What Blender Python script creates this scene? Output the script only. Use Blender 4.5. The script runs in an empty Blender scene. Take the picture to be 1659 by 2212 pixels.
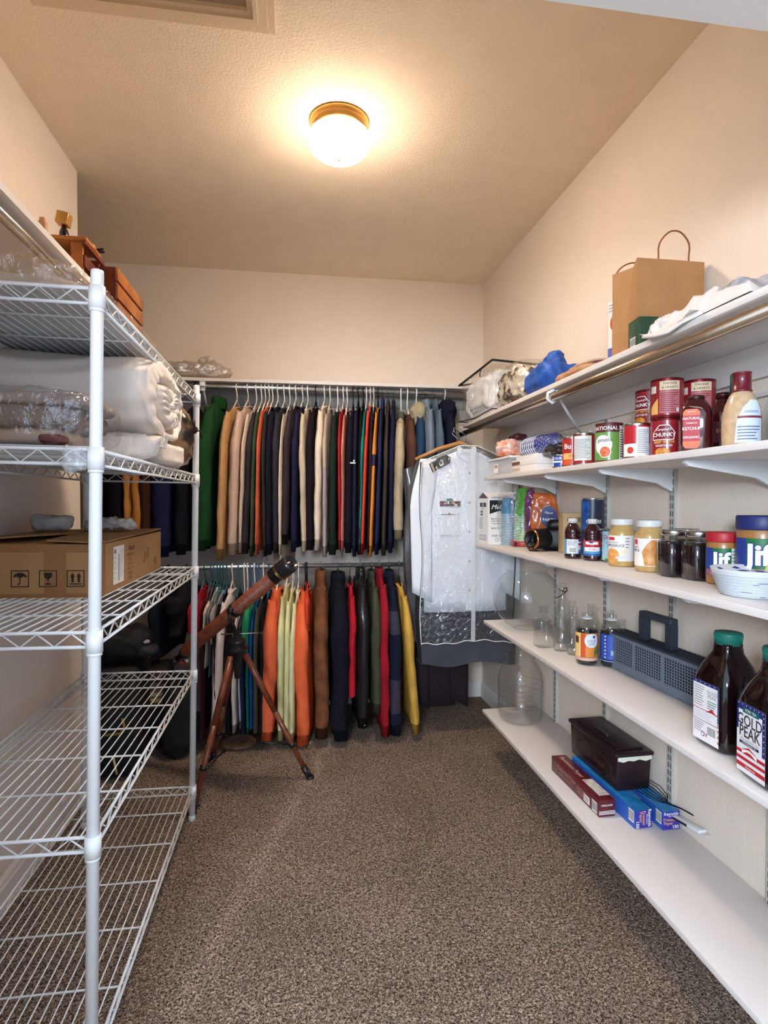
import bpy, math, random
from mathutils import Vector, Matrix, noise
random.seed(7)
PI = math.pi
S = bpy.context.scene
C = S.collection

# ------------------------------------------------------------------ camera, world, lights, exposure
FPX = 1240.0
YAW = math.atan(189.5/FPX); PIT = math.atan(23/FPX); CAMH = 1.305
cd = bpy.data.cameras.new('camera'); cam = bpy.data.objects.new('camera', cd); C.objects.link(cam)
cam.location = (0, 0, CAMH); cam.rotation_euler = (PI/2-PIT, 0, -YAW)
cd.sensor_fit = 'HORIZONTAL'; cd.sensor_width = 36; cd.lens = 36*FPX/1659; cd.clip_start = .02
S.camera = cam
w = bpy.data.worlds.new('world'); S.world = w; w.use_nodes = True
w.node_tree.nodes['Background'].inputs[0].default_value = (.62, .76, 1, 1)
w.node_tree.nodes['Background'].inputs[1].default_value = 1.0
S.view_settings.view_transform = 'Standard'; S.view_settings.look = 'None'
S.view_settings.gamma = 1; S.view_settings.use_curve_mapping = False
S.view_settings.exposure = 1.13
def area(name, loc, target, size, power, col):
    l = bpy.data.lights.new(name, 'AREA'); l.energy = power; l.size = size; l.color = col
    o = bpy.data.objects.new(name, l); C.objects.link(o); o.location = loc
    o.rotation_euler = (Vector(target)-Vector(loc)).to_track_quat('-Z', 'Y').to_euler()
area('bedroom_window_light', (-.75, -1.35, 1.75), (.9, 2.2, .9), 0.5, 44, (.78, .88, 1))
DOME_EMIT = 92.0
S.cycles.transparent_max_bounces = 40

# ------------------------------------------------------------------ helpers
def ray(px, py):
    f = Vector((math.sin(YAW)*math.cos(PIT), math.cos(YAW)*math.cos(PIT), -math.sin(PIT)))
    r = Vector((math.cos(YAW), -math.sin(YAW), 0)); u = r.cross(f)
    return f+(px-829.5)/FPX*r-(py-1106)/FPX*u
def atY(px, py, Y):
    d = ray(px, py); t = Y/d.y; return Vector((d.x*t, Y, CAMH+d.z*t))
def lin(h):
    h = h.lstrip('#'); v = [int(h[i:i+2], 16)/255 for i in (0, 2, 4)]
    return tuple(c/12.92 if c <= .04045 else ((c+.055)/1.055)**2.4 for c in v)+(1,)
MC = {}
def M(hexc, rough=.5, metal=0, bump=0, bs=200, var=0, vs=8, trans=0, emit=0, ior=1.45, coat=0, sheen=0, hex2=None, alpha=1, spec=.5):
    key = (hexc, rough, metal, bump, bs, var, vs, trans, emit, ior, coat, sheen, hex2, alpha, spec)
    if key in MC: return MC[key]
    m = bpy.data.materials.new('mat_'+hexc.strip('#')); m.use_nodes = True
    nt = m.node_tree; b = nt.nodes['Principled BSDF']; I = b.inputs
    I['Base Color'].default_value = lin(hexc); I['Roughness'].default_value = rough; I['Metallic'].default_value = metal
    I['IOR'].default_value = ior; I['Transmission Weight'].default_value = trans; I['Coat Weight'].default_value = coat
    I['Sheen Weight'].default_value = sheen; I['Specular IOR Level'].default_value = spec; I['Alpha'].default_value = alpha
    if emit:
        I['Emission Color'].default_value = lin(hexc); I['Emission Strength'].default_value = emit
    tc = nt.nodes.new('ShaderNodeTexCoord')
    if var:
        n = nt.nodes.new('ShaderNodeTexNoise'); n.inputs['Scale'].default_value = vs; n.inputs['Detail'].default_value = 5
        nt.links.new(tc.outputs['Object'], n.inputs['Vector'])
        r = nt.nodes.new('ShaderNodeValToRGB'); r.color_ramp.elements[0].position = .35 if var < 1 else .47; r.color_ramp.elements[1].position = .65 if var < 1 else .54
        c = lin(hexc)
        if hex2: a, z = c, lin(hex2)
        else: a = tuple(x*(1-var) for x in c[:3])+(1,); z = tuple(min(1, x*(1+var)) for x in c[:3])+(1,)
        r.color_ramp.elements[0].color = a; r.color_ramp.elements[1].color = z
        nt.links.new(n.outputs['Fac'], r.inputs['Fac']); nt.links.new(r.outputs['Color'], I['Base Color'])
    if bump:
        n = nt.nodes.new('ShaderNodeTexNoise'); n.inputs['Scale'].default_value = bs; n.inputs['Detail'].default_value = 3
        nt.links.new(tc.outputs['Object'], n.inputs['Vector'])
        bp = nt.nodes.new('ShaderNodeBump'); bp.inputs['Strength'].default_value = bump; bp.inputs['Distance'].default_value = .004
        nt.links.new(n.outputs['Fac'], bp.inputs['Height']); nt.links.new(bp.outputs['Normal'], I['Normal'])
    MC[key] = m; return m
def fab(h, var=.1, vs=14, bump=.35, hex2=None): return M(h, .92, bump=bump, bs=420, var=var, vs=vs, sheen=.0, hex2=hex2, spec=.15)
def film(name, tint=(1, 1, 1, 1), gl=.16, rough=.12, bump=.8, bs=25, mixwhite=0.0):
    m = bpy.data.materials.new(name); m.use_nodes = True; nt = m.node_tree; nt.nodes.clear()
    o = nt.nodes.new('ShaderNodeOutputMaterial'); t = nt.nodes.new('ShaderNodeBsdfTransparent'); t.inputs[0].default_value = tint
    g = nt.nodes.new('ShaderNodeBsdfGlossy'); g.inputs['Roughness'].default_value = rough
    mx = nt.nodes.new('ShaderNodeMixShader'); mx.inputs[0].default_value = gl
    tc = nt.nodes.new('ShaderNodeTexCoord'); n = nt.nodes.new('ShaderNodeTexNoise'); n.inputs['Scale'].default_value = bs; n.inputs['Detail'].default_value = 4
    n.inputs['Distortion'].default_value = .8
    bp = nt.nodes.new('ShaderNodeBump'); bp.inputs['Strength'].default_value = bump; bp.inputs['Distance'].default_value = .01
    nt.links.new(tc.outputs['Object'], n.inputs['Vector']); nt.links.new(n.outputs['Fac'], bp.inputs['Height'])
    nt.links.new(bp.outputs['Normal'], g.inputs['Normal'])
    nt.links.new(t.outputs[0], mx.inputs[1]); nt.links.new(g.outputs[0], mx.inputs[2])
    last = mx
    if mixwhite:
        d = nt.nodes.new('ShaderNodeBsdfDiffuse'); d.inputs[0].default_value = (.8, .82, .83, 1)
        m2 = nt.nodes.new('ShaderNodeMixShader'); m2.inputs[0].default_value = mixwhite
        nt.links.new(mx.outputs[0], m2.inputs[1]); nt.links.new(d.outputs[0], m2.inputs[2]); last = m2
    nt.links.new(last.outputs[0], o.inputs[0]); return m
CLEAR = film('clear_plastic_film', gl=.17, rough=.07, bump=1, bs=42); HAZY = film('hazy_plastic', gl=.1, rough=.25, bump=.3, mixwhite=.28)
LINER = film('shelf_liner', gl=.05, rough=.4, bump=0, mixwhite=.75)
GLASS = M('#f4fbfa', .0, trans=1, ior=1.45)
GLASS_THIN = film('thin_glass', tint=(.93, .945, .945, 1), gl=.05, rough=.02, bump=.15, bs=14)
_nt = GLASS_THIN.node_tree; _mx = [n for n in _nt.nodes if n.type == 'MIX_SHADER'][0]; _lw = _nt.nodes.new('ShaderNodeLayerWeight'); _lw.inputs['Blend'].default_value = .5
_pw = _nt.nodes.new('ShaderNodeMath'); _pw.operation = 'POWER'; _pw.inputs[1].default_value = 4; _ma = _nt.nodes.new('ShaderNodeMath'); _ma.operation = 'MULTIPLY_ADD'; _ma.inputs[1].default_value = .75; _ma.inputs[2].default_value = .06
_nt.links.new(_lw.outputs['Facing'], _pw.inputs[0]); _nt.links.new(_pw.outputs[0], _ma.inputs[0]); _nt.links.new(_ma.outputs[0], _mx.inputs[0])

TEXT = {}
def glyphs(s, bold):
    if (s, bold) in TEXT: return TEXT[(s, bold)]
    cu = bpy.data.curves.new('t', 'FONT'); cu.body = s; cu.size = 1; cu.align_x = 'CENTER'; cu.align_y = 'CENTER'
    cu.resolution_u = 2; cu.offset = bold
    o = bpy.data.objects.new('t', cu); C.objects.link(o)
    dg = bpy.context.evaluated_depsgraph_get(); me = bpy.data.meshes.new_from_object(o.evaluated_get(dg))
    r = ([v.co.copy() for v in me.vertices], [tuple(p.vertices) for p in me.polygons])
    bpy.data.meshes.remove(me); bpy.data.objects.remove(o); bpy.data.curves.remove(cu)
    TEXT[(s, bold)] = r; return r

class MB:
    def __init__(s): s.v = []; s.f = []; s.m = []; s.mats = []; s.sm = []
    def mi(s, m):
        if m not in s.mats: s.mats.append(m)
        return s.mats.index(m)
    def add(s, vs, fs, m, smooth=False, T=None):
        b = len(s.v); i = s.mi(m)
        for p in vs:
            p = Vector(p); s.v.append(T @ p if T else p)
        for f in fs: s.f.append(tuple(b+k for k in f)); s.m.append(i); s.sm.append(smooth)
    def box(s, c, d, m, bev=0, T=None, taper=1):
        x, y, z = d[0]/2, d[1]/2, d[2]/2; cx, cy, cz = c
        if not bev:
            vs = []
            for k, t in ((-1, 1), (1, taper)):
                for a, b in ((-1, -1), (1, -1), (1, 1), (-1, 1)): vs.append((cx+a*x*t, cy+b*y*t, cz+k*z))
            s.add(vs, [(3, 2, 1, 0), (4, 5, 6, 7), (0, 1, 5, 4), (1, 2, 6, 5), (2, 3, 7, 6), (3, 0, 4, 7)], m, False, T); return
        b = min(bev, x*.99, y*.99, z*.99); vs = []; 
        def ring(hx, hy, zz, t):
            out = []
            for (sx, sy) in ((1, 1), (-1, 1), (-1, -1), (1, -1)):
                a0 = {(1, 1): 0, (-1, 1): PI/2, (-1, -1): PI, (1, -1): 1.5*PI}[(sx, sy)]
                for k in range(4):
                    a = a0+k*PI/6; out.append((cx+(sx*(hx-b)+b*t*math.cos(a)), cy+(sy*(hy-b)+b*t*math.sin(a)), zz))
            return out
        rs = [ring(x, y, cz-z, .3), ring(x, y, cz-z+b*.3, .8), ring(x, y, cz-z+b, 1), ring(x, y, cz+z-b, 1), ring(x, y, cz+z-b*.3, .8), ring(x, y, cz+z, .3)]
        if taper != 1: rs = [[(cx+(p[0]-cx)*(1+(taper-1)*(p[2]-cz+z)/(2*z)), cy+(p[1]-cy)*(1+(taper-1)*(p[2]-cz+z)/(2*z)), p[2]) for p in r] for r in rs]
        s.loft(rs, m, True, T, cap=True)
    def loft(s, rings, m, smooth=True, T=None, cap=False, closed=True):
        n = len(rings[0]); vs = [p for r in rings for p in r]; fs = []
        for i in range(len(rings)-1):
            for j in range(n if closed else n-1):
                k = (j+1) % n; fs.append((i*n+j, i*n+k, (i+1)*n+k, (i+1)*n+j))
        if cap: fs.append(tuple(reversed(range(n)))); fs.append(tuple((len(rings)-1)*n+j for j in range(n)))
        s.add(vs, fs, m, smooth, T)
    def lathe(s, prof, m, n=24, c=(0, 0, 0), T=None, cap=True, sq=0):
        rings = []
        for r, z in prof:
            rg = []
            for k in range(n):
                a = 2*PI*k/n; q = r
                if sq: q = r/(abs(math.cos(a))**sq+abs(math.sin(a))**sq)**(1/sq)
                rg.append((c[0]+q*math.cos(a), c[1]+q*math.sin(a), c[2]+z))
            rings.append(rg)
        s.loft(rings, m, True, T, cap)
    def tube(s, pts, r, m, n=6, T=None, closed=False, cap=True):
        pts = [Vector(p) for p in pts]; k = len(pts); rr = r if isinstance(r, (list, tuple)) else [r]*k
        rings = []; up = None
        for i, p in enumerate(pts):
            if closed: d = pts[(i+1) % k]-pts[i-1]
            else: d = pts[min(i+1, k-1)]-pts[max(i-1, 0)]
            d.normalize()
            if up is None: up = Vector((0, 0, 1)) if abs(d.z) < .9 else Vector((1, 0, 0))
            a = d.cross(up)
            if a.length < 1e-4: a = d.cross(Vector((0, 1, 0)))
            a.normalize(); b = a.cross(d); up = b
            rings.append([p+rr[i]*(math.cos(2*PI*j/n)*a+math.sin(2*PI*j/n)*b) for j in range(n)])
        if closed: rings.append(rings[0]); cap = False
        s.loft(rings, m, True, T, cap)
    def rod(s, a, b, r, m, n=8, T=None): s.tube([a, b], r, m, n, T)
    def patch(s, f, u0, u1, v0, v1, m, nu=1, nv=1, smooth=False, T=None):
        rr = getattr(f, 'r', None)
        if rr: nu = max(nu, int(abs(u1-u0)/(rr*.1))+1)
        vs = [f(u0+(u1-u0)*i/nu, v0+(v1-v0)*j/nv) for j in range(nv+1) for i in range(nu+1)]
        fs = [(j*(nu+1)+i, j*(nu+1)+i+1, (j+1)*(nu+1)+i+1, (j+1)*(nu+1)+i) for j in range(nv) for i in range(nu)]
        s.add(vs, fs, m, smooth, T)
    def text(s, f, t, size, u, v, m, bold=0, sx=1, rot=0, shear=0):
        vs, fs = glyphs(t, bold); ca, sa = math.cos(rot), math.sin(rot); out = []
        for p in vs:
            a, b = (p.x+shear*p.y)*size*sx, p.y*size
            out.append(f(u+a*ca-b*sa, v+a*sa+b*ca))
        s.add(out, fs, m)
    def poly(s, f, pts, m):
        rr = getattr(f, 'r', None)
        if not rr: s.add([f(a, b) for a, b in pts], [tuple(range(len(pts)))], m); return
        cu, cv = sum(p[0] for p in pts)/len(pts), sum(p[1] for p in pts)/len(pts); vs = []; fs = []
        def rec(t, d):
            if d == 0 or max(p[0] for p in t)-min(p[0] for p in t) < rr*.14:
                fs.append((len(vs), len(vs)+1, len(vs)+2)); vs.extend(f(*p) for p in t); return
            a, b, c = t; ab, bc, ca = [((p[0]+q[0])/2, (p[1]+q[1])/2) for p, q in ((a, b), (b, c), (c, a))]
            for q in ((a, ab, ca), (ab, b, bc), (ca, bc, c), (ab, bc, ca)): rec(q, d-1)
        for i in range(len(pts)): rec(((cu, cv), pts[i], pts[(i+1) % len(pts)]), 4)
        s.add(vs, fs, m)
    def disc(s, f, u, v, r, m, n=16, ry=None):
        s.poly(f, [(u+r*math.cos(2*PI*k/n), v+(ry or r)*math.sin(2*PI*k/n)) for k in range(n)], m)
    def lump(s, d, m, e=.6, amp=.01, fr=8, seed=0, c=(0, 0, 0), T=None, nu=40, nv=24, rid=(1, 1, 1), flat=True, ridge=0):
        rings = []; fr *= 1.5
        if ridge: nu = int(nu*1.7); nv = int(nv*1.7); amp *= 1.15
        def sp(x, p): return math.copysign(abs(x)**p, x)
        for i in range(nv+1):
            ph = -PI/2+PI*i/nv; rg = []
            for j in range(nu):
                th = 2*PI*j/nu
                n = Vector((sp(math.cos(ph), e)*sp(math.cos(th), e), sp(math.cos(ph), e)*sp(math.sin(th), e), sp(math.sin(ph), e)))
                p = Vector((n.x*d[0]/2, n.y*d[1]/2, n.z*d[2]/2))
                q = Vector((p.x*rid[0], p.y*rid[1], p.z*rid[2]))*fr+Vector((seed*3.1, seed*1.7, seed))
                k = noise.noise(q)+.5*noise.noise(q*2.1)
                if ridge: k = k*(1-ridge)+ridge*(.9-2.6*abs(noise.noise(q*1.5+Vector((9, 9, 9))))**.6-.9*abs(noise.noise(q*3.4+Vector((2, 9, 5))))**.6+.5)
                p = p+n.normalized()*amp*k
                if flat and p.z < -d[2]/2: p.z = -d[2]/2
                rg.append((c[0]+p.x, c[1]+p.y, c[2]+p.z))
            rings.append(rg)
        s.loft(rings, m, True, T, True)
    def build(s, name, parent=None, loc=None):
        me = bpy.data.meshes.new(name); me.from_pydata([tuple(p) for p in s.v], [], s.f)
        for m in s.mats: me.materials.append(m)
        me.polygons.foreach_set('material_index', s.m); me.polygons.foreach_set('use_smooth', s.sm); me.update()
        o = bpy.data.objects.new(name, me); C.objects.link(o); o.parent = parent
        if loc: o.location = loc
        return o
def struct(o): o['kind'] = 'structure'; return o
def tag(o, label, cat, group=None):
    o['label'] = label; o['category'] = cat
    if group: o['group'] = group
    return o
def thing(name, label, cat, loc=(0, 0, 0), rz=0, group=None):
    o = bpy.data.objects.new(name, None); C.objects.link(o); o.empty_display_size = .05
    o.location = loc; o.rotation_euler = (0, 0, rz); return tag(o, label, cat, group)
def copy_tree(o, parent=None):
    c = o.copy(); C.objects.link(c); c.parent = parent
    for ch in o.children: copy_tree(ch, c)
    return c
def bx(name, lo, hi, m, parent=None, bev=0):
    b = MB(); b.box([(lo[i]+hi[i])/2 for i in range(3)], [hi[i]-lo[i] for i in range(3)], m, bev); return b.build(name, parent)
def cylmap(r, a0, z0, e=.0004):
    f = lambda u, v, k=1: ((r+e*k)*math.sin(a0+u/r), -(r+e*k)*math.cos(a0+u/r), z0+v)
    f.r = r; return f
def L(f, k):
    g = lambda u, v: f(u, v, k)
    g.r = getattr(f, 'r', None); return g
def planemap(o, ur, vr):
    o, ur, vr = Vector(o), Vector(ur), Vector(vr); n = ur.cross(vr)
    return lambda u, v, k=1: o+u*ur+v*vr+n*.0004*k
def face(x, y): return -math.atan2(x, y)
WHITEPRINT = M('#f2f0ea', .5); BLACKPRINT = M('#17161a', .5); GREYPRINT = M('#8b8c92', .6); LTGREY = M('#c9ccd2', .6)
def lines(b, f, u0, u1, v0, v1, n, m=None, k=2, seed=0, h=.35):
    rnd = random.Random(seed)
    for i in range(n):
        vv = v1-(v1-v0)*(i+.5)/n; t = (v1-v0)/n*h/2
        b.patch(L(f, k), u0, u0+(u1-u0)*rnd.uniform(.6, 1), vv-t, vv+t, m or GREYPRINT, 3, 1)
def barcode(b, f, u0, u1, v0, v1, k=2, seed=1):
    b.patch(L(f, k), u0, u1, v0, v1, WHITEPRINT, 3, 1); rnd = random.Random(seed); u = u0+.001; e = (u1-u0)
    while u < u1-.002:
        wd = rnd.uniform(.02, .05)*e; b.patch(L(f, k+1), u, min(u+wd, u1), v0+(v1-v0)*.12, v1-(v1-v0)*.1, BLACKPRINT); u += wd+rnd.uniform(.03, .06)*e

# ------------------------------------------------------------------ room shell
WALL = M('#e3d6c6', .85, bump=.35, bs=110, var=.015)
CEIL = M('#f3e2c9', .9, bump=.5, bs=115, var=.02)
TRIMW = M('#e4dfd6', .45); MELA = M('#d9d3cd', .42, bump=.03, bs=300)
XR, XL, XA, YB, YF, YE, ZC = 1.23, -.94, -1.95, 3.69, .80, 2.70, 2.74
def carpet():
    m = bpy.data.materials.new('carpet_frieze'); m.use_nodes = True; nt = m.node_tree; b = nt.nodes['Principled BSDF']
    b.inputs['Roughness'].default_value = 1; b.inputs['Specular IOR Level'].default_value = .05
    tc = nt.nodes.new('ShaderNodeTexCoord')
    n1 = nt.nodes.new('ShaderNodeTexNoise'); n1.inputs['Scale'].default_value = 170; n1.inputs['Detail'].default_value = 4; n1.inputs['Distortion'].default_value = 1.2
    r = nt.nodes.new('ShaderNodeValToRGB'); e = r.color_ramp.elements
    e[0].position = .38; e[0].color = lin('#453830'); e[1].position = .64; e[1].color = lin('#dcc4ad')
    k = r.color_ramp.elements.new(.5); k.color = lin('#917c6b')
    n2 = nt.nodes.new('ShaderNodeTexNoise'); n2.inputs['Scale'].default_value = 3.2; n2.inputs['Detail'].default_value = 3
    r2 = nt.nodes.new('ShaderNodeMapRange'); r2.inputs[1].default_value = .3; r2.inputs[2].default_value = .7; r2.inputs[3].default_value = .86; r2.inputs[4].default_value = 1.12
    mul = nt.nodes.new('ShaderNodeVectorMath'); mul.operation = 'SCALE'
    # vacuum track: pile laid over along one narrow line
    sp = nt.nodes.new('ShaderNodeSeparateXYZ'); nt.links.new(tc.outputs['Object'], sp.inputs[0])
    my = nt.nodes.new('ShaderNodeMath'); my.operation = 'MULTIPLY_ADD'; my.inputs[1].default_value = -.30; my.inputs[2].default_value = .76
    nt.links.new(sp.outputs['Y'], my.inputs[0])
    ad = nt.nodes.new('ShaderNodeMath'); ad.operation = 'ADD'; nt.links.new(my.outputs[0], ad.inputs[0]); nt.links.new(sp.outputs['X'], ad.inputs[1])
    ab = nt.nodes.new('ShaderNodeMath'); ab.operation = 'ABSOLUTE'; nt.links.new(ad.outputs[0], ab.inputs[0])
    mr = nt.nodes.new('ShaderNodeMapRange'); mr.inputs[1].default_value = .008; mr.inputs[2].default_value = .05; mr.inputs[3].default_value = .22; mr.inputs[4].default_value = 0
    nt.links.new(ab.outputs[0], mr.inputs[0])
    a2 = nt.nodes.new('ShaderNodeMath'); a2.operation = 'ADD'; nt.links.new(mr.outputs[0], a2.inputs[0]); nt.links.new(r2.outputs[0], a2.inputs[1])
    for n in (n1, n2): nt.links.new(tc.outputs['Object'], n.inputs['Vector'])
    nt.links.new(n1.outputs['Fac'], r.inputs['Fac']); nt.links.new(n2.outputs['Fac'], r2.inputs[0])
    nt.links.new(r.outputs['Color'], mul.inputs[0]); nt.links.new(a2.outputs[0], mul.inputs['Scale']); nt.links.new(mul.outputs[0], b.inputs['Base Color'])
    bp = nt.nodes.new('ShaderNodeBump'); bp.inputs['Strength'].default_value = 1; bp.inputs['Distance'].default_value = .012
    nt.links.new(n1.outputs['Fac'], bp.inputs['Height']); nt.links.new(bp.outputs['Normal'], b.inputs['Normal']); return m
struct(bx('floor', (-2.6, -2.6, -.05), (2.4, YB+.1, 0), carpet()))
struct(bx('ceiling', (XA-.1, YF, ZC), (XR+.1, YB+.1, ZC+.08), CEIL))
struct(bx('wall_right', (XR, YF, 0), (XR+.1, YB, ZC), WALL))
struct(bx('wall_back', (XA-.1, YB, 0), (XR+.1, YB+.1, ZC), WALL))
struct(bx('wall_left', (XL-.12, YF, 0), (XL, YE, ZC), WALL))
struct(bx('wall_alcove_near', (XA-.1, YE-.12, 0), (XL-.12, YE, ZC), WALL))
struct(bx('wall_alcove_side', (XA-.1, YE, 0), (XA, YB, ZC), WALL))
b = MB()
b.box(((-.5-1.9)/2, YF-.06, 1.37), (1.4, .12, 2.74), WALL); b.box(((1.0+2.1)/2, YF-.06, 1.37), (1.10, .12, 2.74), WALL)
b.box((.25, YF-.06, (2.05+2.74)/2), (1.50, .12, .69), WALL); struct(b.build('wall_front'))
b = MB(); b.box((.25, YF-.06, 2.047), (1.50, .135, .02), TRIMW); b.box((-.49, YF-.06, 1.015), (.02, .135, 2.03), TRIMW); b.box((.99, YF-.06, 1.015), (.02, .135, 2.03), TRIMW)
struct(b.build('trim_1'))
def baseboard(name, a, c, nx, ny):
    b = MB(); a, c = Vector(a), Vector(c); n = Vector((nx, ny, 0))
    prof = [(0, 0), (.015, 0), (.015, .07), (.011, .078), (.011, .088), (.004, .1), (0, .1)]
    b.loft([[a+n*p+Vector((0, 0, z)) for p, z in prof], [c+n*p+Vector((0, 0, z)) for p, z in prof]], TRIMW, False, cap=True); struct(b.build(name))
baseboard('baseboard_right', (XR, YF, 0), (XR, YB, 0), -1, 0); baseboard('baseboard_back', (XA, YB, 0), (XR, YB, 0), 0, -1); baseboard('baseboard_left', (XL, YF, 0), (XL, YE, 0), 1, 0)
# attic hatch: stepped casing round a raised panel
h = thing('attic_hatch', 'painted attic hatch with stepped moulding frame in the ceiling', 'hatch', (-.40, 1.43, ZC))
HM = M('#dfcaac', .6, bump=.2, bs=90)
def frame_ring(b, ox, oy, wd, z0, z1, m):
    ix, iy = ox-wd, oy-wd
    for (cx, cy, dx, dy) in ((0, (oy+iy)/2, 2*ox, wd), (0, -(oy+iy)/2, 2*ox, wd), ((ox+ix)/2, 0, wd, 2*iy), (-(ox+ix)/2, 0, wd, 2*iy)):
        b.box((cx, cy, (z0+z1)/2), (dx, dy, z1-z0), m)
b = MB(); frame_ring(b, .342, .372, .022, -.016, 0, HM); frame_ring(b, .320, .350, .028, -.022, 0, HM); frame_ring(b, .292, .322, .012, -.03, 0, HM); frame_ring(b, .280, .310, .016, -.02, 0, HM); b.build('casing', h)
b = MB(); b.box((0, 0, -.004), (.53, .59, .008), M('#a8937d', .7, bump=.3, bs=80)); b.build('hatch_panel', h)
# ceiling lamp
l = thing('ceiling_lamp', 'round flush ceiling lamp with brass pan and glowing white glass dome', 'lamp', (.165, 2.2, ZC))
b = MB(); b.lathe([(.02, -.001), (.112, -.001), (.114, -.008), (.108, -.014), (.108, -.022), (.103, -.03), (.1, -.044), (.02, -.044)], M('#d9a860', .28, metal=1), 48); b.build('brass_pan', l)
DOME = M('#ffe9d4', .3, emit=DOME_EMIT)
_nt = DOME.node_tree; _tc = _nt.nodes.new('ShaderNodeTexCoord'); _sp = _nt.nodes.new('ShaderNodeSeparateXYZ'); _mr = _nt.nodes.new('ShaderNodeMapRange')
for _i, _v in enumerate((-.075, -.125, 8, DOME_EMIT)): _mr.inputs[_i+1].default_value = _v
_nt.links.new(_tc.outputs['Object'], _sp.inputs[0]); _nt.links.new(_sp.outputs['Z'], _mr.inputs[0]); _nt.links.new(_mr.outputs[0], _nt.nodes['Principled BSDF'].inputs['Emission Strength'])
b = MB(); b.lathe([(.098, -.040), (.112, -.05), (.118, -.065), (.117, -.082), (.108, -.1), (.088, -.118), (.06, -.13), (.03, -.136), (.004, -.137)], DOME, 48); b.build('glass_dome', l)
b = MB(); b.lathe([(.004, -.136), (.005, -.141), (.0035, -.146), (.001, -.147)], M('#b9935c', .3, metal=1), 12); b.build('finial', l)

# ------------------------------------------------------------------ fixed shelving
CHROME = M('#b8b0a6', .22, metal=1, bump=.05, bs=60); STEEL = M('#bfc3c6', .4, metal=.6); WMETAL = M('#e3e6e6', .4)
o = thing('wall_shelf', 'white high shelf on the left wall with a hanging rod beneath', 'shelf', (-.795, 1.75, 2.02))
b = MB(); b.box((0, 0, -.009), (.29, 1.9, .018), MELA); b.build('board', o)
b = MB(); b.rod((.115, -.95, -.045), (.115, .94, -.045), .0135, CHROME, 14); b.build('hanging_rod', o)
b = MB(); b.box((-.135, 0, -.062), (.018, 1.9, .088), MELA); b.build('cleat', o)
o = thing('wall_shelf', 'long white shelf along the back wall above the upper rod', 'shelf', (-.36, 3.55, 2.012))
b = MB(); b.box((0, 0, -.009), (3.17, .28, .018), MELA); b.build('board', o)
b = MB(); b.box((0, .13, -.062), (3.17, .018, .088), M('#b3b0a8', .6)); b.build('cleat', o)
b = MB(); b.box((-.17, -.12, -.03), (.032, .03, .036), WMETAL, .003); b.box((-.17, -.112, -.045), (.026, .004, .05), WMETAL)
b.rod((-.17, .12, -.2), (-.17, -.10, -.05), .006, WMETAL); b.build('rod_bracket', o)
tag((lambda b: (b.rod((-1.93, 3.45, 1.974), (1.22, 3.45, 1.968), .0155, M('#c4c8cc', .3, metal=.9), 16), b.build('closet_rod'))[1])(MB()), 'upper metal closet rod across the back wall full of shirts', 'closet rod')
tag((lambda b: (b.rod((-1.93, 3.25, .945), (.70, 3.25, .942), .0125, M('#c4c8cc', .3, metal=.9), 16), b.build('closet_rod'))[1])(MB()), 'lower metal closet rod carrying jackets and hooded tops near the floor', 'closet rod')
o = tag((lambda b: (b.box((.7, 3.62, 1.05), (.012, .02, .3), WMETAL), b.tube([(.7, 3.62, 1.18), (.7, 3.52, 1.1), (.7, 3.25, .96)], .005, WMETAL), b.tube([(.7, 3.62, .955), (.7, 3.27, .925), (.7, 3.25, .927), (.7, 3.235, .94)], .005, WMETAL), b.build('rod_bracket'))[3])(MB()), 'thin white bracket holding the right end of the lower rod', 'bracket')
# right wall: slotted standards, brackets, boards
YEND = 2.80
SLOT = M('#55534f', .7)
for i, y in enumerate((2.575, 2.13, 1.72, 1.31)):
    b = MB(); b.box((1.225, y, .885), (.012, .026, 1.57), M('#b9b6b0', .5))
    z = .12
    while z < 1.65:
        for s in (-1, 1): b.box((1.2185, y+s*.0055, z), (.0012, .0035, .017), SLOT)
        z += .026
    tag(b.build('shelf_standard'), ['grey slotted metal standard on the right wall behind the glass fish bowl', 'grey slotted metal standard on the right wall behind the amber juice bottles', 'grey slotted metal standard on the right wall behind the basket handle', 'grey slotted metal standard on the right wall nearest the doorway'][i], 'shelf standard', 'slotted standards on the right wall')
def bracket(parent, y, zt, depth=.26):
    b = MB(); t = .005; z = zt-parent.location.z; y -= parent.location.y
    prof = [(1.222, z), (1.222-depth, z), (1.222-depth-.004, z-.006), (1.222-depth+.01, z-.016), (1.222-.06, z-.045), (1.222, z-.075)]
    b.loft([[(x-parent.location.x, y-t, q) for x, q in prof], [(x-parent.location.x, y+t, q) for x, q in prof]], WMETAL, False, cap=True); b.build('bracket', parent)
SH = [(1.428, 2.775, 'white right-wall shelf holding the soup cans, topmost on slotted brackets'), (1.085, 2.92, 'white right-wall shelf holding jars and peanut butter'),
      (.706, 2.775, 'white right-wall shelf holding glass bottles and the grey basket'), (.25, 2.79, 'lowest white right-wall shelf just above the carpet')]
for z, ye, lb in SH:
    y0 = .82; o = thing('wall_shelf', lb, 'shelf', (1.08, (y0+ye)/2, z), 0, 'bracketed shelves on the right wall')
    b = MB(); b.box((0, 0, -.009), (.298, ye-y0, .018), MELA, .002); b.build('board', o)
    for y in (2.575, 2.13, 1.72, 1.31): bracket(o, y, z-.0185)
ys = 3.16
o = thing('wall_shelf', 'high white shelf on the right wall with a brass-toned hanging rod', 'shelf', (1.08, (.82+ys)/2, 1.738))
b = MB(); b.box((0, 0, -.009), (.298, ys-.82, .018), MELA, .002); b.build('board', o)
b = MB(); b.box((.141, 0, -.062), (.016, ys-.82, .088), MELA); b.box((.142, 0, -.15), (.014, ys-.82, .012), MELA); b.build('cleat', o)
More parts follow.
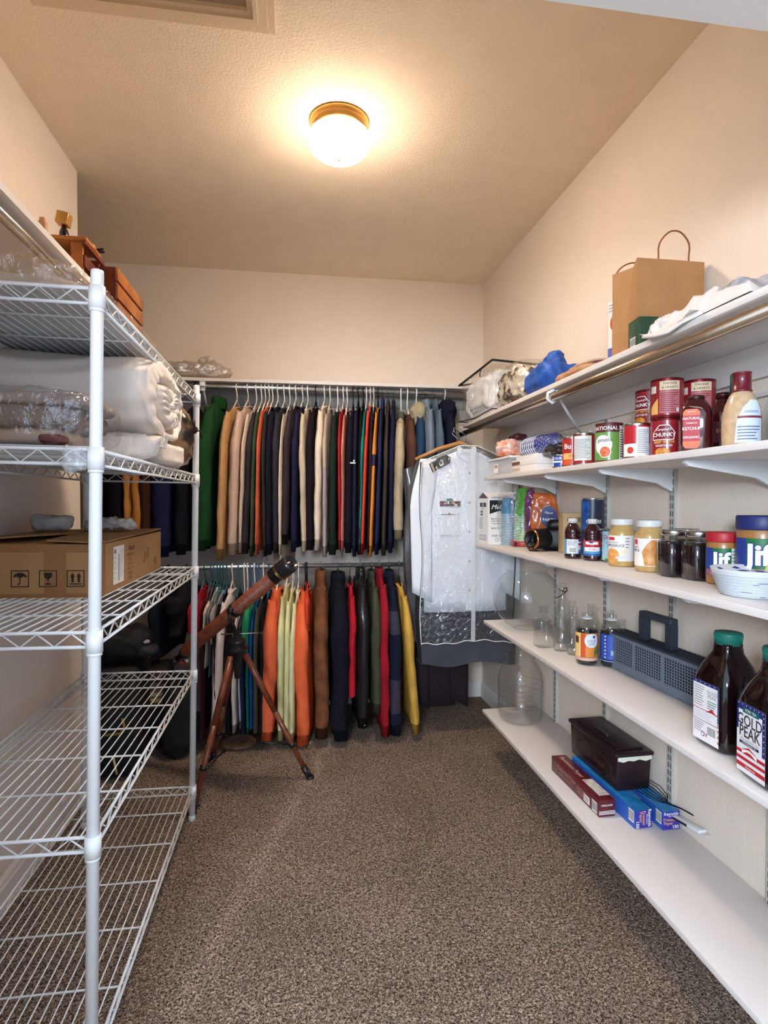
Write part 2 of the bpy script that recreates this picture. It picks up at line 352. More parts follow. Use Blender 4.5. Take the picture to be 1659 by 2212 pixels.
b = MB(); b.rod((-.135, -1.17, -.046), (-.135, 1.24, -.046), .0155, M('#c9b8a2', .22, metal=1, bump=.06, bs=40), 16); b.build('hanging_rod', o)
b = MB(); yy = 2.03-o.location.y
b.tube([(-.135, yy-.02, -.02), (-.152, yy, -.03), (-.155, yy, -.05), (-.135, yy, -.066), (-.115, yy, -.05), (-.1, yy, -.03)], .006, WMETAL)
b.box((-.115, yy, -.022), (.05, .022, .006), WMETAL); b.tube([(-.118, yy, -.03), (-.02, yy+.1, -.09), (.138, yy+.24, -.19)], .0055, WMETAL); b.box((.143, yy+.24, -.17), (.006, .016, .07), WMETAL); b.build('rod_bracket', o)
# ------------------------------------------------------------------ wire shelving rack on the left
RW = M('#e6e8e6', .38, coat=.3)
RX0, RX1, RY0, RY1 = -.838, -.425, 1.245, 2.415
rack = thing('wire_rack', 'tall white wire shelving rack with five tiers along the left wall', 'shelving rack', (RX1, RY0, 0)); rack.rotation_euler.y = .016
W_, D_ = RX1-RX0, RY1-RY0
def postmesh():
    b = MB(); b.lathe([(.0125, 0), (.0125, 1.765), (.0118, 1.772), (.004, 1.775)], RW, 20)
    b.lathe([(.008, -.0), (.0135, .004), (.0135, .02), (.0125, .024)], RW, 16)
    for k in range(1, 66): b.lathe([(.0125, k*.0267), (.0121, k*.0267+.0008), (.0125, k*.0267+.0016)], RW, 16, cap=False)
    return b
post0 = None
TIERS = [.14, .615, 1.037, 1.41, 1.735]
for (x, y) in ((0, 0), (0, D_), (-W_, 0), (-W_, D_)):
    if post0 is None: post0 = postmesh().build('post', rack); p = post0
    else: p = post0.copy(); C.objects.link(p)
    p.location = (x, y, 0)
rail = MB(); r_ = .0031
def zig(b, a, c, n):
    a, c = Vector(a), Vector(c); pts = []
    for i in range(2*n+1): pts.append(a.lerp(c, i/(2*n))+Vector((0, 0, -.002 if i % 2 else -.0285)))
    b.tube(pts, .0021, RW, 5)
cs = [(0, .012, 0, D_-.012, 15), (-W_, .012, -W_, D_-.012, 15), (-.012, 0, -W_+.012, 0, 6), (-.012, D_, -W_+.012, D_, 6)]
for x0, y0, x1, y1, n in cs:
    for dz in (0, -.03): rail.rod((x0, y0, dz), (x1, y1, dz), .0036, RW, 8)
    zig(rail, (x0, y0, 0), (x1, y1, 0), n)
for (x, y) in ((0, 0), (0, D_), (-W_, 0), (-W_, D_)):
    rail.lathe([(.0127, -.04), (.0165, -.04), (.0158, .005), (.0127, .005)], RW, 20, (x, y, 0), cap=False); rail.lathe([(.0128, -.047), (.015, -.047), (.015, -.0405), (.0128, -.0405)], RW, 20, (x, y, 0), cap=False)
wl = MB(); wl.rod((0, .002, 0), (0, D_-.002, 0), .0019, RW, 6); wl = None or wl
wc = MB(); wc.rod((0, 0, 0), (-W_, 0, 0), .0026, RW, 6)
s0 = w0 = c0 = None
for z in TIERS:
    if s0 is None: s0 = s1 = rail.build('tier', rack)
    else: s1 = s0.copy(); C.objects.link(s1)
    s1.location = (0, 0, z)
    for k in range(1, 17):
        if w0 is None: w0 = wi = wl.build('wire', s1)
        else: wi = w0.copy(); C.objects.link(wi); wi.parent = s1
        wi.location = (-W_*k/17, 0, .002)
    for k in range(1, 6):
        if c0 is None: c0 = ci = wc.build('cross_wire', s1)
        else: ci = c0.copy(); C.objects.link(ci); ci.parent = s1
        ci.location = (0, D_*k/6, -.002)
for z in TIERS[3:]:
    b = MB(); b.box((-W_/2, D_/2, z+.006), (W_-.012, D_-.012, .002), LINER); b.build('shelf_liner', rack)
# ---- cardboard box (tier 3)
CB = M('#a87f52', .85, var=.07, vs=6, bump=.1, bs=60); CB2 = M('#9a7248', .85, var=.1, vs=5); TAPE = M('#94683e', .5, var=.06); INK = M('#2a1c14', .8)
zb = TIERS[2]+.008
o = thing('cardboard_box', 'large flat brown cardboard shipping box with handling symbols on the third rack tier', 'cardboard box', (-.73, 2.02, zb)); o.rotation_euler.y = .016
bw, bd, bh = .40, .70, .145
b = MB(); b.box((0, 0, bh/2), (bw, bd, bh), CB, .003); b.build('body', o)
fF = planemap((-bw/2, -bd/2-.0006, 0), (1, 0, 0), (0, 0, 1)); fS = planemap((bw/2+.0006, -bd/2, 0), (0, 1, 0), (0, 0, 1))
def flap(pts, name='top_flap', mat=CB2):
    b = MB(); top = [Vector(p) for p in pts]; bot = [p-Vector((0, 0, .004)) for p in top]; n = len(pts)
    b.add(top+bot, [tuple(range(n)), tuple(range(2*n-1, n-1, -1))]+[(i, n+i, n+(i+1) % n, (i+1) % n) for i in range(n)], mat); b.build(name, o)
flap([(-bw/2, -bd/2, bh+.006), (-.01, -bd/2-.004, bh+.022), (.02, -.1, bh+.016), (0, bd/2, bh+.008), (-bw/2, bd/2, bh+.004)])
flap([(bw/2, -bd/2, bh+.006), (bw/2, bd/2, bh+.012), (.03, bd/2, bh+.006), (.02, -.02, bh+.012), (.06, -bd/2, bh+.012)])
b = MB(); g = L(fF, 1)
b.patch(g, .255, .31, .0101, bh-.0221, TAPE, 2, 2); b.patch(g, 0, bw-.0251, bh-.022, bh, TAPE, 4, 1); b.patch(g, 0, bw-.0251, 0, .01, TAPE)
b.patch(L(fF, 2), bw-.025, bw, 0, bh, TAPE); b.patch(L(fS, 1), 0, .03, 0, bh, TAPE); b.build('packing_tape', o)
b = MB(); g = L(fF, 3)
def sqr(u, v, s, t=.0022):
    for (a, c, d, e) in ((u-s, u+s, v-s, v-s+t), (u-s, u+s, v+s-t, v+s), (u-s, u-s+t, v-s, v+s), (u+s-t, u+s, v-s, v+s)): b.patch(g, a, c, d, e, INK)
u = .195; sqr(u, .052, .0225); b.poly(g, [(u-.017, .055)]+[(u+.017*math.cos(PI-PI*k/10), .055+.013*math.sin(PI*k/10)) for k in range(1, 10)]+[(u+.017, .055), (u+.008, .058), (u, .054), (u-.008, .058)], INK)
b.patch(g, u-.0012, u+.0012, .038, .056, INK); b.patch(g, u-.007, u-.0012, .036, .039, INK); b.build('handling_symbol', o)
b = MB(); u = .265; sqr(u, .052, .0225); b.poly(g, [(u-.011, .068), (u+.011, .068), (u+.009, .056), (u+.002, .05), (u-.002, .05), (u-.009, .056)], INK); b.patch(g, u-.0012, u+.0012, .038, .051, INK); b.patch(g, u-.008, u+.008, .036, .039, INK); b.build('handling_symbol', o)
b = MB(); sqr(.335, .052, .0225)
for u in (.327, .343): b.patch(g, u-.003, u+.003, .042, .056, INK); b.poly(g, [(u-.006, .056), (u+.006, .056), (u, .068)], INK)
b.patch(g, .32, .35, .036, .039, INK); b.build('handling_symbol', o)
b = MB(); b.patch(L(fS, 1), .1, .205, .018, .13, WHITEPRINT); g = L(fS, 2)
lines(b, fS, .108, .125, .03, .12, 6, LTGREY); b.patch(g, .15, .158, .025, .105, GREYPRINT); lines(b, fS, .165, .2, .03, .12, 14, LTGREY)
b.patch(g, .11, .125, .11, .122, M('#b06a60', .6)); b.build('shipping_label', o)
b = MB(); BR = M('#6b4426', .8); b.text(g, 'Acacia', .026, .29, .115, BR, .01, shear=.2)
for i, t in enumerate(('OUTDOOR SET', 'NO. 12', 'G.W. 21 LB', 'N.W. 17 LB', 'MADE IN', 'VIETNAM')): b.text(g, t, .0115, .275, .094-.015*i, BR)
b.patch(g, .6, .625, .03, .055, M('#96683c', .8)); b.tube([fS(.49, .1), fS(.5, .07), fS(.48, .06)], .0012, BR); b.tube([fS(.44, .05), fS(.45, .06), fS(.46, .085)], .0012, BR); b.build('printed_text', o)
b = MB(); b.lump((.10, .11, .05), M('#a9a6a2', .9, var=.2, vs=20), .5, .012, 16, 3, flat=True); b.build('crumple', None)
cr = bpy.data.objects['crumple']; cr.name = 'packing_foam'; cr.location = (-.78, 2.00, zb+bh+.044); tag(cr, 'crumpled grey foam wrap on the cardboard box, left behind the front post', 'packing')
b = MB(); b.lump((.15, .1, .035), M('#b5aea6', .9, var=.25, vs=22), .6, .016, 18, 8, ridge=.4); b.build('packing_paper')
cr = bpy.data.objects['packing_paper']; cr.location = (-.64, 2.12, zb+bh+.034); tag(cr, 'crumpled pale paper and film lying on the cardboard box beside the foam', 'packing')
# ---- comforter (tier 4)
COM = M('#e6ddd2', .9, bump=.25, bs=160, var=.03)
zt = TIERS[3]+.009
o = thing('comforter', 'rolled white down comforter filling the fourth rack tier', 'comforter', (-.66, 1.86, zt)); o.rotation_euler.y = .016
b = MB(); NU, NV = 96, 44; rings = []
def outer(th): return Vector((0, .262*math.copysign(abs(math.cos(th))**.85, math.cos(th)), .118*math.copysign(abs(math.sin(th))**.85, math.sin(th))))
for i in range(NV):
    t = i/(NV-1); x = -.225+.48*t; k = 1-.35*max(0, (.18-t)/.18)**2-.1*max(0, (t-.93)/.07)**2; rg = []
    for j in range(NU):
        th = 2*PI*j/NU; p = outer(th)*k; q = Vector((x*5, p.y*6, p.z*8))
        p += p.normalized()*(.012*noise.noise(q)+.004*math.sin(th*9+6*noise.noise(q*.6)+x*14))
        rg.append((x+.012*noise.noise(Vector((p.y*9, p.z*9, 4)))*t, p.y, .193+p.z))
    rings.append(rg)
NE = 34
for i in range(1, NE+1):
    rr = 1-i/NE; rg = []
    for j in range(NU):
        th = 2*PI*j/NU; turns = 1.9; phase = (rr*turns-th/(2*PI)+.3) % 1; gr = math.exp(-((min(phase, 1-phase))/.12)**2)*min(1, (1-rr)*6)
        p = outer(th)*(.9 if i > 2 else .9+.09*(1-i/3))*rr; q = Vector((p.y*15, p.z*15, 2))
        pleat = .0045*math.sin(th*13+9*noise.noise(q*.5)+rr*9)*(1-gr)*rr*(1-rr)*3
        x = .255+.045*(1-rr**2)**.5*.6+.010*noise.noise(q)-.062*gr*(.25+.75*min(1, rr*3))+pleat
        rg.append((x, p.y+.01*noise.noise(q*1.2), .193+p.z+.008*noise.noise(q+Vector((5, 5, 5)))))
    rings.append(rg)
b.loft(rings, COM, True, None, True); b.build('rolled_body', o)
b = MB(); b.lump((.49, .56, .085), COM, .42, .014, 7, 5, c=(.03, .03, .042), nu=60, nv=24, ridge=.35); b.build('folded_bottom_layer', o)
b = MB(); b.tube([(.27, -.16, .055), (.29, -.155, .075), (.285, -.135, .085), (.288, -.115, .07), (.285, -.125, .045), (.275, -.14, .05)], .004, COM, 6); b.build('corner_tie', o)
# camo sack
CAMO = M('#15100c', .35, var=1, vs=11, hex2='#7a5c3c', bump=.5, bs=30, coat=.2)
o = thing('stuff_sack', 'brown and black camouflage stuff sack behind the comforter at the rack end', 'sack', (-.60, 2.275, zt))
b = MB(); b.lump((.42, .19, .27), CAMO, .62, .016, 9, 11, c=(0, 0, .135), ridge=.3, nu=44, nv=30); b.build('body', o)
b = MB(); b.lump((.03, .035, .03), M('#0d0c0d', .6), .9, .005, 20, 2, c=(.213, .01, .16), flat=False, nu=12, nv=8); b.tube([(.215, .01, .16), (.235, .02, .155), (.24, .03, .13)], .003, M('#0d0c0d', .6)); b.tube([(.21, -.06, .21), (.22, 0, .165), (.21, .05, .2)], .0025, M('#0d0c0d', .6)); b.build('drawcord_knot', o)
# bagged blankets
BL = M('#4a403d', .9, var=.35, vs=9, hex2='#7d7068', bump=.3)
o = thing('blanket_bundle', 'dark grey folded blankets in clear plastic at the front of the fourth rack tier', 'blankets', (-.64, 1.40, zt))
b = MB(); b.lump((.40, .26, .05), BL, .4, .008, 12, 1, c=(-.01, 0, .065), ridge=.4); b.lump((.42, .25, .03), M('#8f8580', .9, var=.15), .4, .006, 10, 6, c=(0, 0, .1)); b.build('folded_blanket', o)
b = MB()
for i, (x, r) in enumerate(((-.17, .022), (-.11, .024), (-.06, .02))):
    b.tube([(x, -.12, .027), (x+.01, .0, .03), (x+.03, .1, .026)], [r, r, r*.9], [M('#3a3230', .9), M('#4c4340', .9), M('#7a6350', .9)][i], 14)
b.lump((.16, .2, .045), M('#b39c86', .9, var=.1), .6, .008, 14, 8, c=(.07, -.01, .024)); b.lump((.05, .06, .02), M('#6e2420', .9), .6, .004, 20, 4, c=(.13, -.08, .018)); b.build('rolled_blanket', o)
b = MB(); b.lump((.44, .30, .125), CLEAR, .45, .009, 16, 9, c=(.0, 0, .064), nu=60, nv=26, ridge=.5); b.lump((.04, .04, .05), HAZY, .7, .008, 20, 9, c=(.2, -.165, -.03), flat=False, ridge=.5); b.build('plastic_bag', o)
# top tier
zt = TIERS[4]+.009
o = thing('blanket_bundle', 'pale beige blanket in clear plastic bag across the top rack tier', 'blankets', (-.66, 1.80, zt)); o.rotation_euler.y = .016
b = MB(); b.lump((.40, 1.0, .05), M('#bfae9c', .9, var=.08), .35, .01, 7, 3, c=(0, 0, .026), nu=60); b.build('folded_blanket', o)
b = MB(); b.lump((.43, 1.08, .078), CLEAR, .35, .012, 14, 5, c=(0, 0, .04), nu=70, nv=24, ridge=.5)
b.add([(.12, -.54, .03), (.2, -.535, .01), (.14, -.54, .07), (.1, -.53, .10), (.21, -.52, .05)], [(0, 1, 4, 2), (0, 2, 3)], CLEAR, True); b.build('plastic_bag', o)
b = MB(); b.lump((.10, .12, .016), M('#b3282c', .9), .5, .004, 14, 5); o = b.build('folded_red_cloth'); o.location = (-.51, 2.36, zt+.005); tag(o, 'small folded red cloth at the far end of the top rack tier', 'cloth')
b = MB(); b.lump((.13, .055, .07), M('#1b1d24', .8, var=.3), .7, .008, 16, 7); o = b.build('dark_cap'); o.location = (-.52, 2.39, zt+.05); tag(o, 'small black and navy cap at the far end of the top rack tier', 'cap')

# ------------------------------------------------------------------ on the left high shelf
WD = M('#75301a', .45, var=.35, vs=9, hex2='#4a180e'); WD2 = M('#b9763c', .5, var=.3, vs=7, hex2='#8a4a22')
ZS = 2.0205
o = thing('wooden_crate', 'red-brown slatted wooden crate with a pale top plank, nearer on the left high shelf', 'crate', (-.80, 2.20, ZS))
b = MB(); b.box((0, 0, .008), (.16, .17, .012), WD)
b.build('floor', o)
for y in (-.078, .078):
    for x in (-.06, .06):
        b = MB(); b.box((x, y, .09), (.038, .012, .165), WD2 if y < 0 and x > 0 else WD, .001); b.build('corner_slat', o)
for z in (.035, .1):
    for x in (-.082, .082):
        b = MB(); b.box((x, .0, z+.01), (.01, .165, .04), WD, .001); b.build('side_slat', o)
b = MB(); b.box((0, -.02, .181), (.19, .15, .012), WD2, .001); b.build('top_plank', o)
b = MB(); b.box((.088, .0, .168), (.012, .2, .012), WD, .001); b.build('top_rail', o)
o = thing('wooden_crate', 'dark red wooden crate with orange side slats at the end of the left high shelf', 'crate', (-.765, 2.515, ZS))
for y in (-.17, .17):
    b = MB(); b.box((0, y, .09), (.17, .014, .18), WD, .002); b.build('end_panel', o)
b = MB(); b.box((0, 0, .006), (.17, .34, .012), WD); b.build('floor', o)
for x in (-.09, .09):
    for z, hh in ((.028, .04), (.088, .055), (.152, .05)):
        b = MB(); b.box((x, 0, z), (.011, .36, hh), WD2, .0015); b.build('side_slat', o)
o = thing('bottle', 'small dark bottle with a big gold cube stopper on top of the nearer crate', 'bottle', (-.80, 2.17, ZS+.1875))
b = MB(); b.lathe([(.004, 0), (.014, 0), (.0155, .004), (.0155, .035), (.012, .046), (.0075, .052), (.0075, .062)], M('#140f1c', .12, coat=.5), 20); b.build('body', o)
T = Matrix.Translation((0, 0, .082)) @ Matrix.Rotation(.2, 4, 'Y'); b = MB(); b.box((0, 0, 0), (.04, .04, .042), M('#c79a52', .35, metal=.7, var=.2), .003, T); b.build('stopper', o)
o = thing('bottle', 'small bottle with a round gold cap lying at the near crate edge', 'bottle', (-.735, 2.235, ZS+.198))
b = MB(); b.lump((.036, .036, .036), M('#d0a456', .35, metal=.6, var=.15), .9, .002, 20, 1, c=(0, 0, .004), flat=False, nu=16, nv=10); b.build('cap', o)
b = MB(); b.lathe([(.007, 0), (.009, .004), (.009, .03), (.005, .034)], M('#120d14', .2), 14, T=Matrix.Translation((.012, .01, -.002)) @ Matrix.Rotation(PI/2.2, 4, 'Y')); b.build('body', o)
b = MB(); b.box((0, 0, .09), (.022, .02, .18), M('#c69a70', .6, var=.1), .002); b.box((0, 0, .186), (.016, .016, .012), M('#c69a70', .6), .002); o = b.build('wooden_block'); o.location = (-.80, 2.0, ZS+.0006); tag(o, 'upright narrow tan wooden block on the left high shelf near the crates', 'block')
# bubble wrap on the back shelf
BW = film('bubble_film', tint=(.93, .84, .70, 1), gl=.3, rough=.15, bump=.5, bs=60, mixwhite=.22)
b = MB(); b.lump((.43, .2, .085), BW, .7, .02, 11, 4, c=(0, 0, .05), nu=70, nv=26, ridge=.5); rnd = random.Random(3)
for i in range(230):
    a, t = rnd.uniform(0, 2*PI), rnd.uniform(-.2, 1.3); p = Vector((.205*math.cos(a)*math.cos(t)**.8 if t > 0 else .2*math.cos(a), (.095*math.sin(a))*max(.1, math.cos(t))**.8, .05+.043*math.sin(t)))
    b.lump((.012, .012, .009), BW, 1, 0, 1, 0, c=p, nu=8, nv=5, flat=False)
b.lump((.1, .09, .05), BW, .8, .015, 20, 9, c=(.09, -.02, .105), flat=False)
o = b.build('bubble_wrap'); o.location = (-.60, 3.52, 2.0175); tag(o, 'crumpled clear bubble wrap lying on the back wall shelf', 'bubble wrap')

# ------------------------------------------------------------------ garments on the two rods
GC = {}
def hanger(label, mat, x, yc, zr, zs, w=.16, rr=.016, group=None, hook=None, rz=0):
    h = thing('clothes_hanger', label, 'hanger', (x, yc, zs), rz, group); b = MB(); za = .048; top = zr-zs
    pts = [(0, .0, za), (0, .004, za+.03), (0, -.012, top-.02)]
    pts += [(0, (rr+.004)*-math.cos(a), top+(rr+.0045)*math.sin(a)) for a in (0, .6, 1.2, 1.8, 2.4, 3.0)]
    b.tube(pts, .0038 if hook is None else .0016, hook or mat, 6); b.build('hook', h)
    b = MB(); b.tube([(0, -w, -.08), (0, -.06, .0), (0, 0, za), (0, .06, .0), (0, w, -.08)], .0045, mat, 6); b.rod((0, -w, -.08), (0, w, -.08), .0035, mat, 6); b.build('shoulder_bar', h); return h
def garment(name, label, cat, x, xb, t, yc, zs, zb, col, w=.2, sl=None, cuffc=None, bands=(), collar=None, hood=None, drop=None, seed=0, rz=0, short=False, bodylen=None, col2=None, group=None):
    col = fab(col) if isinstance(col, str) else col
    g = thing(name, label, cat, (x, yc, zb), rz, group); H = zs-zb; rnd = random.Random(seed); sd = Vector((seed*7.3, seed*3.1, seed*1.9)); BLn = bodylen or H-.02
    ds = [0, .012, .03, .055, .085, .12, .17, .24]+[.24+(BLn-.24)*k/9 for k in range(1, 10)]
    dx = xb-x
    def row(d, shrink=1, NU=26):
        hw = .065+(w-.065)*min(1, d/.10)**.8; hw *= (1-.05*math.sin(min(1, d/BLn)*PI)); ht = t/2*(.4+.6*min(1, d/.10))*(.86+.14*math.sin(d*5+seed)); rg = []
        for j in range(NU):
            th = 2*PI*j/NU; c, s = math.cos(th), math.sin(th); y = hw*math.copysign(abs(s)**.7, s)*shrink; xx = ht*math.copysign(abs(c)**.8, c)*shrink
            q = Vector((0, y*16, d*3))+sd; xx *= 1+.3*noise.noise(q); xx += min(t*.25, .008)*noise.noise(q*.7+Vector((3, 0, 0)))
            rg.append((xx+dx*d/H, y, H-d))
        return rg
    b = MB(); b.loft([row(d) for d in ds]+[row(BLn, .8), row(BLn-.02, .6)], col, True, None, True)
    b.build('body', g)
    sl = sl or H
    for sgn in (-1, 1):
        b = MB(); n = 13; NU = 14; rings = []; mats = []
        L0 = .035; rad_y = .058 if not short else .05
        ys, rx = [], []
        for i in range(n+1):
            k = i/n; d = L0+(sl-L0)*k
            y = sgn*((w-.045)+.06*min(1, k*4)-.02*k); ry = rad_y*(.65+.35*min(1, k*5))*(1-.38*k if not short else 1); rxx = t*.46*(.6+.4*min(1, k*4))*(1-.15*k)
            if cuffc and k > .93: ry *= .85
            rg = []
            for j in range(NU):
                th = 2*PI*j/NU; q = Vector((math.cos(th)*1.3, math.sin(th)*1.3, d*10))+sd*.7+Vector((sgn, 0, 0)); kk = 1+.36*noise.noise(q)
                rg.append((dx*d/H+rxx*math.cos(th)*kk+.3*t*.25*noise.noise(Vector((seed, 0, d*4))), y+ry*math.sin(th)*kk, H-d-(.02*abs(math.sin(th)) if i == 0 else 0)))
            rings.append(rg)
        def mat_at(k):
            for a, c, m in bands:
                if a <= k < c: return fab(m)
            return col
        start = 0; cutk = n-1 if cuffc is not False else n
        segs = []
        for i in range(cutk): segs.append((i, mat_at((i+.5)/n)))
        i = 0
        while i < len(segs):
            j = i
            while j+1 < len(segs) and segs[j+1][1] == segs[i][1]: j += 1
            b.loft(rings[segs[i][0]:segs[j][0]+2], segs[i][1], True, None, False); i = j+1
        b.loft([rings[0], [tuple(Vector(rings[0][0])*0+sum((Vector(p) for p in rings[0]), Vector())/NU) for _ in rings[0]]], col, True)
        if cuffc is False: b.loft([rings[-1], [tuple(sum((Vector(p) for p in rings[-1]), Vector())/NU+Vector((0, 0, .015)))]*NU], col, True)
        s = b.build('sleeve', g)
        if cuffc is not False:
            c = MB(); cc = fab(cuffc) if isinstance(cuffc, str) else col; cen = sum((Vector(p) for p in rings[-2]), Vector())/NU; c2 = sum((Vector(p) for p in rings[-1]), Vector())/NU
            sc = lambda r, ce, f: [tuple(ce+(Vector(p)-ce)*f) for p in r]
            c.loft([sc(rings[-2], cen, .97), sc(rings[-2], cen+Vector((0, 0, -.006)), .88), sc(rings[-1], c2, .86), sc(rings[-1], c2+Vector((0, 0, .012)), .6)], cc, True, None, True); c.build('cuff', s)
    if collar:
        b = MB(); cm = fab(collar) if isinstance(collar, str) else col
        b.loft([[(t*.34*math.cos(a)*f, .072*math.sin(a)*f, H+z) for a in [2*PI*j/16 for j in range(16)]] for f, z in ((1.08, -.035), (1.15, -.005), (1.05, .032), (.85, .035), (.8, 0))], cm, True); b.build('collar', g)
    else:
        b = MB(); b.tube([(t*.3*math.cos(2*PI*j/14), .068*math.sin(2*PI*j/14), H-.004+.008*math.cos(4*PI*j/14)) for j in range(14)], .005, col, 6, closed=True); b.build('neckband', g)
    if hood: 
        b = MB(); hm = fab(hood, vs=9); b.lump((t*1.5, .17, .15), hm, .8, .012, 14, seed, c=(0, -.06, H-.02), flat=False, ridge=.3); b.build('hood', g)
    return g
WP = M('#f0ece2', .35); BKP = M('#17161b', .35); TLP = M('#2d6f7c', .35); CHW = M('#a9a9a9', .25, metal=1); BLP = M('#2f5f9a', .35)
HM_ = dict(w=(WP, 'white plastic'), k=(BKP, 'black plastic'), m=(CHW, 'thin metal-hooked'), t=(TLP, 'teal plastic'), b=(BLP, 'blue plastic'))
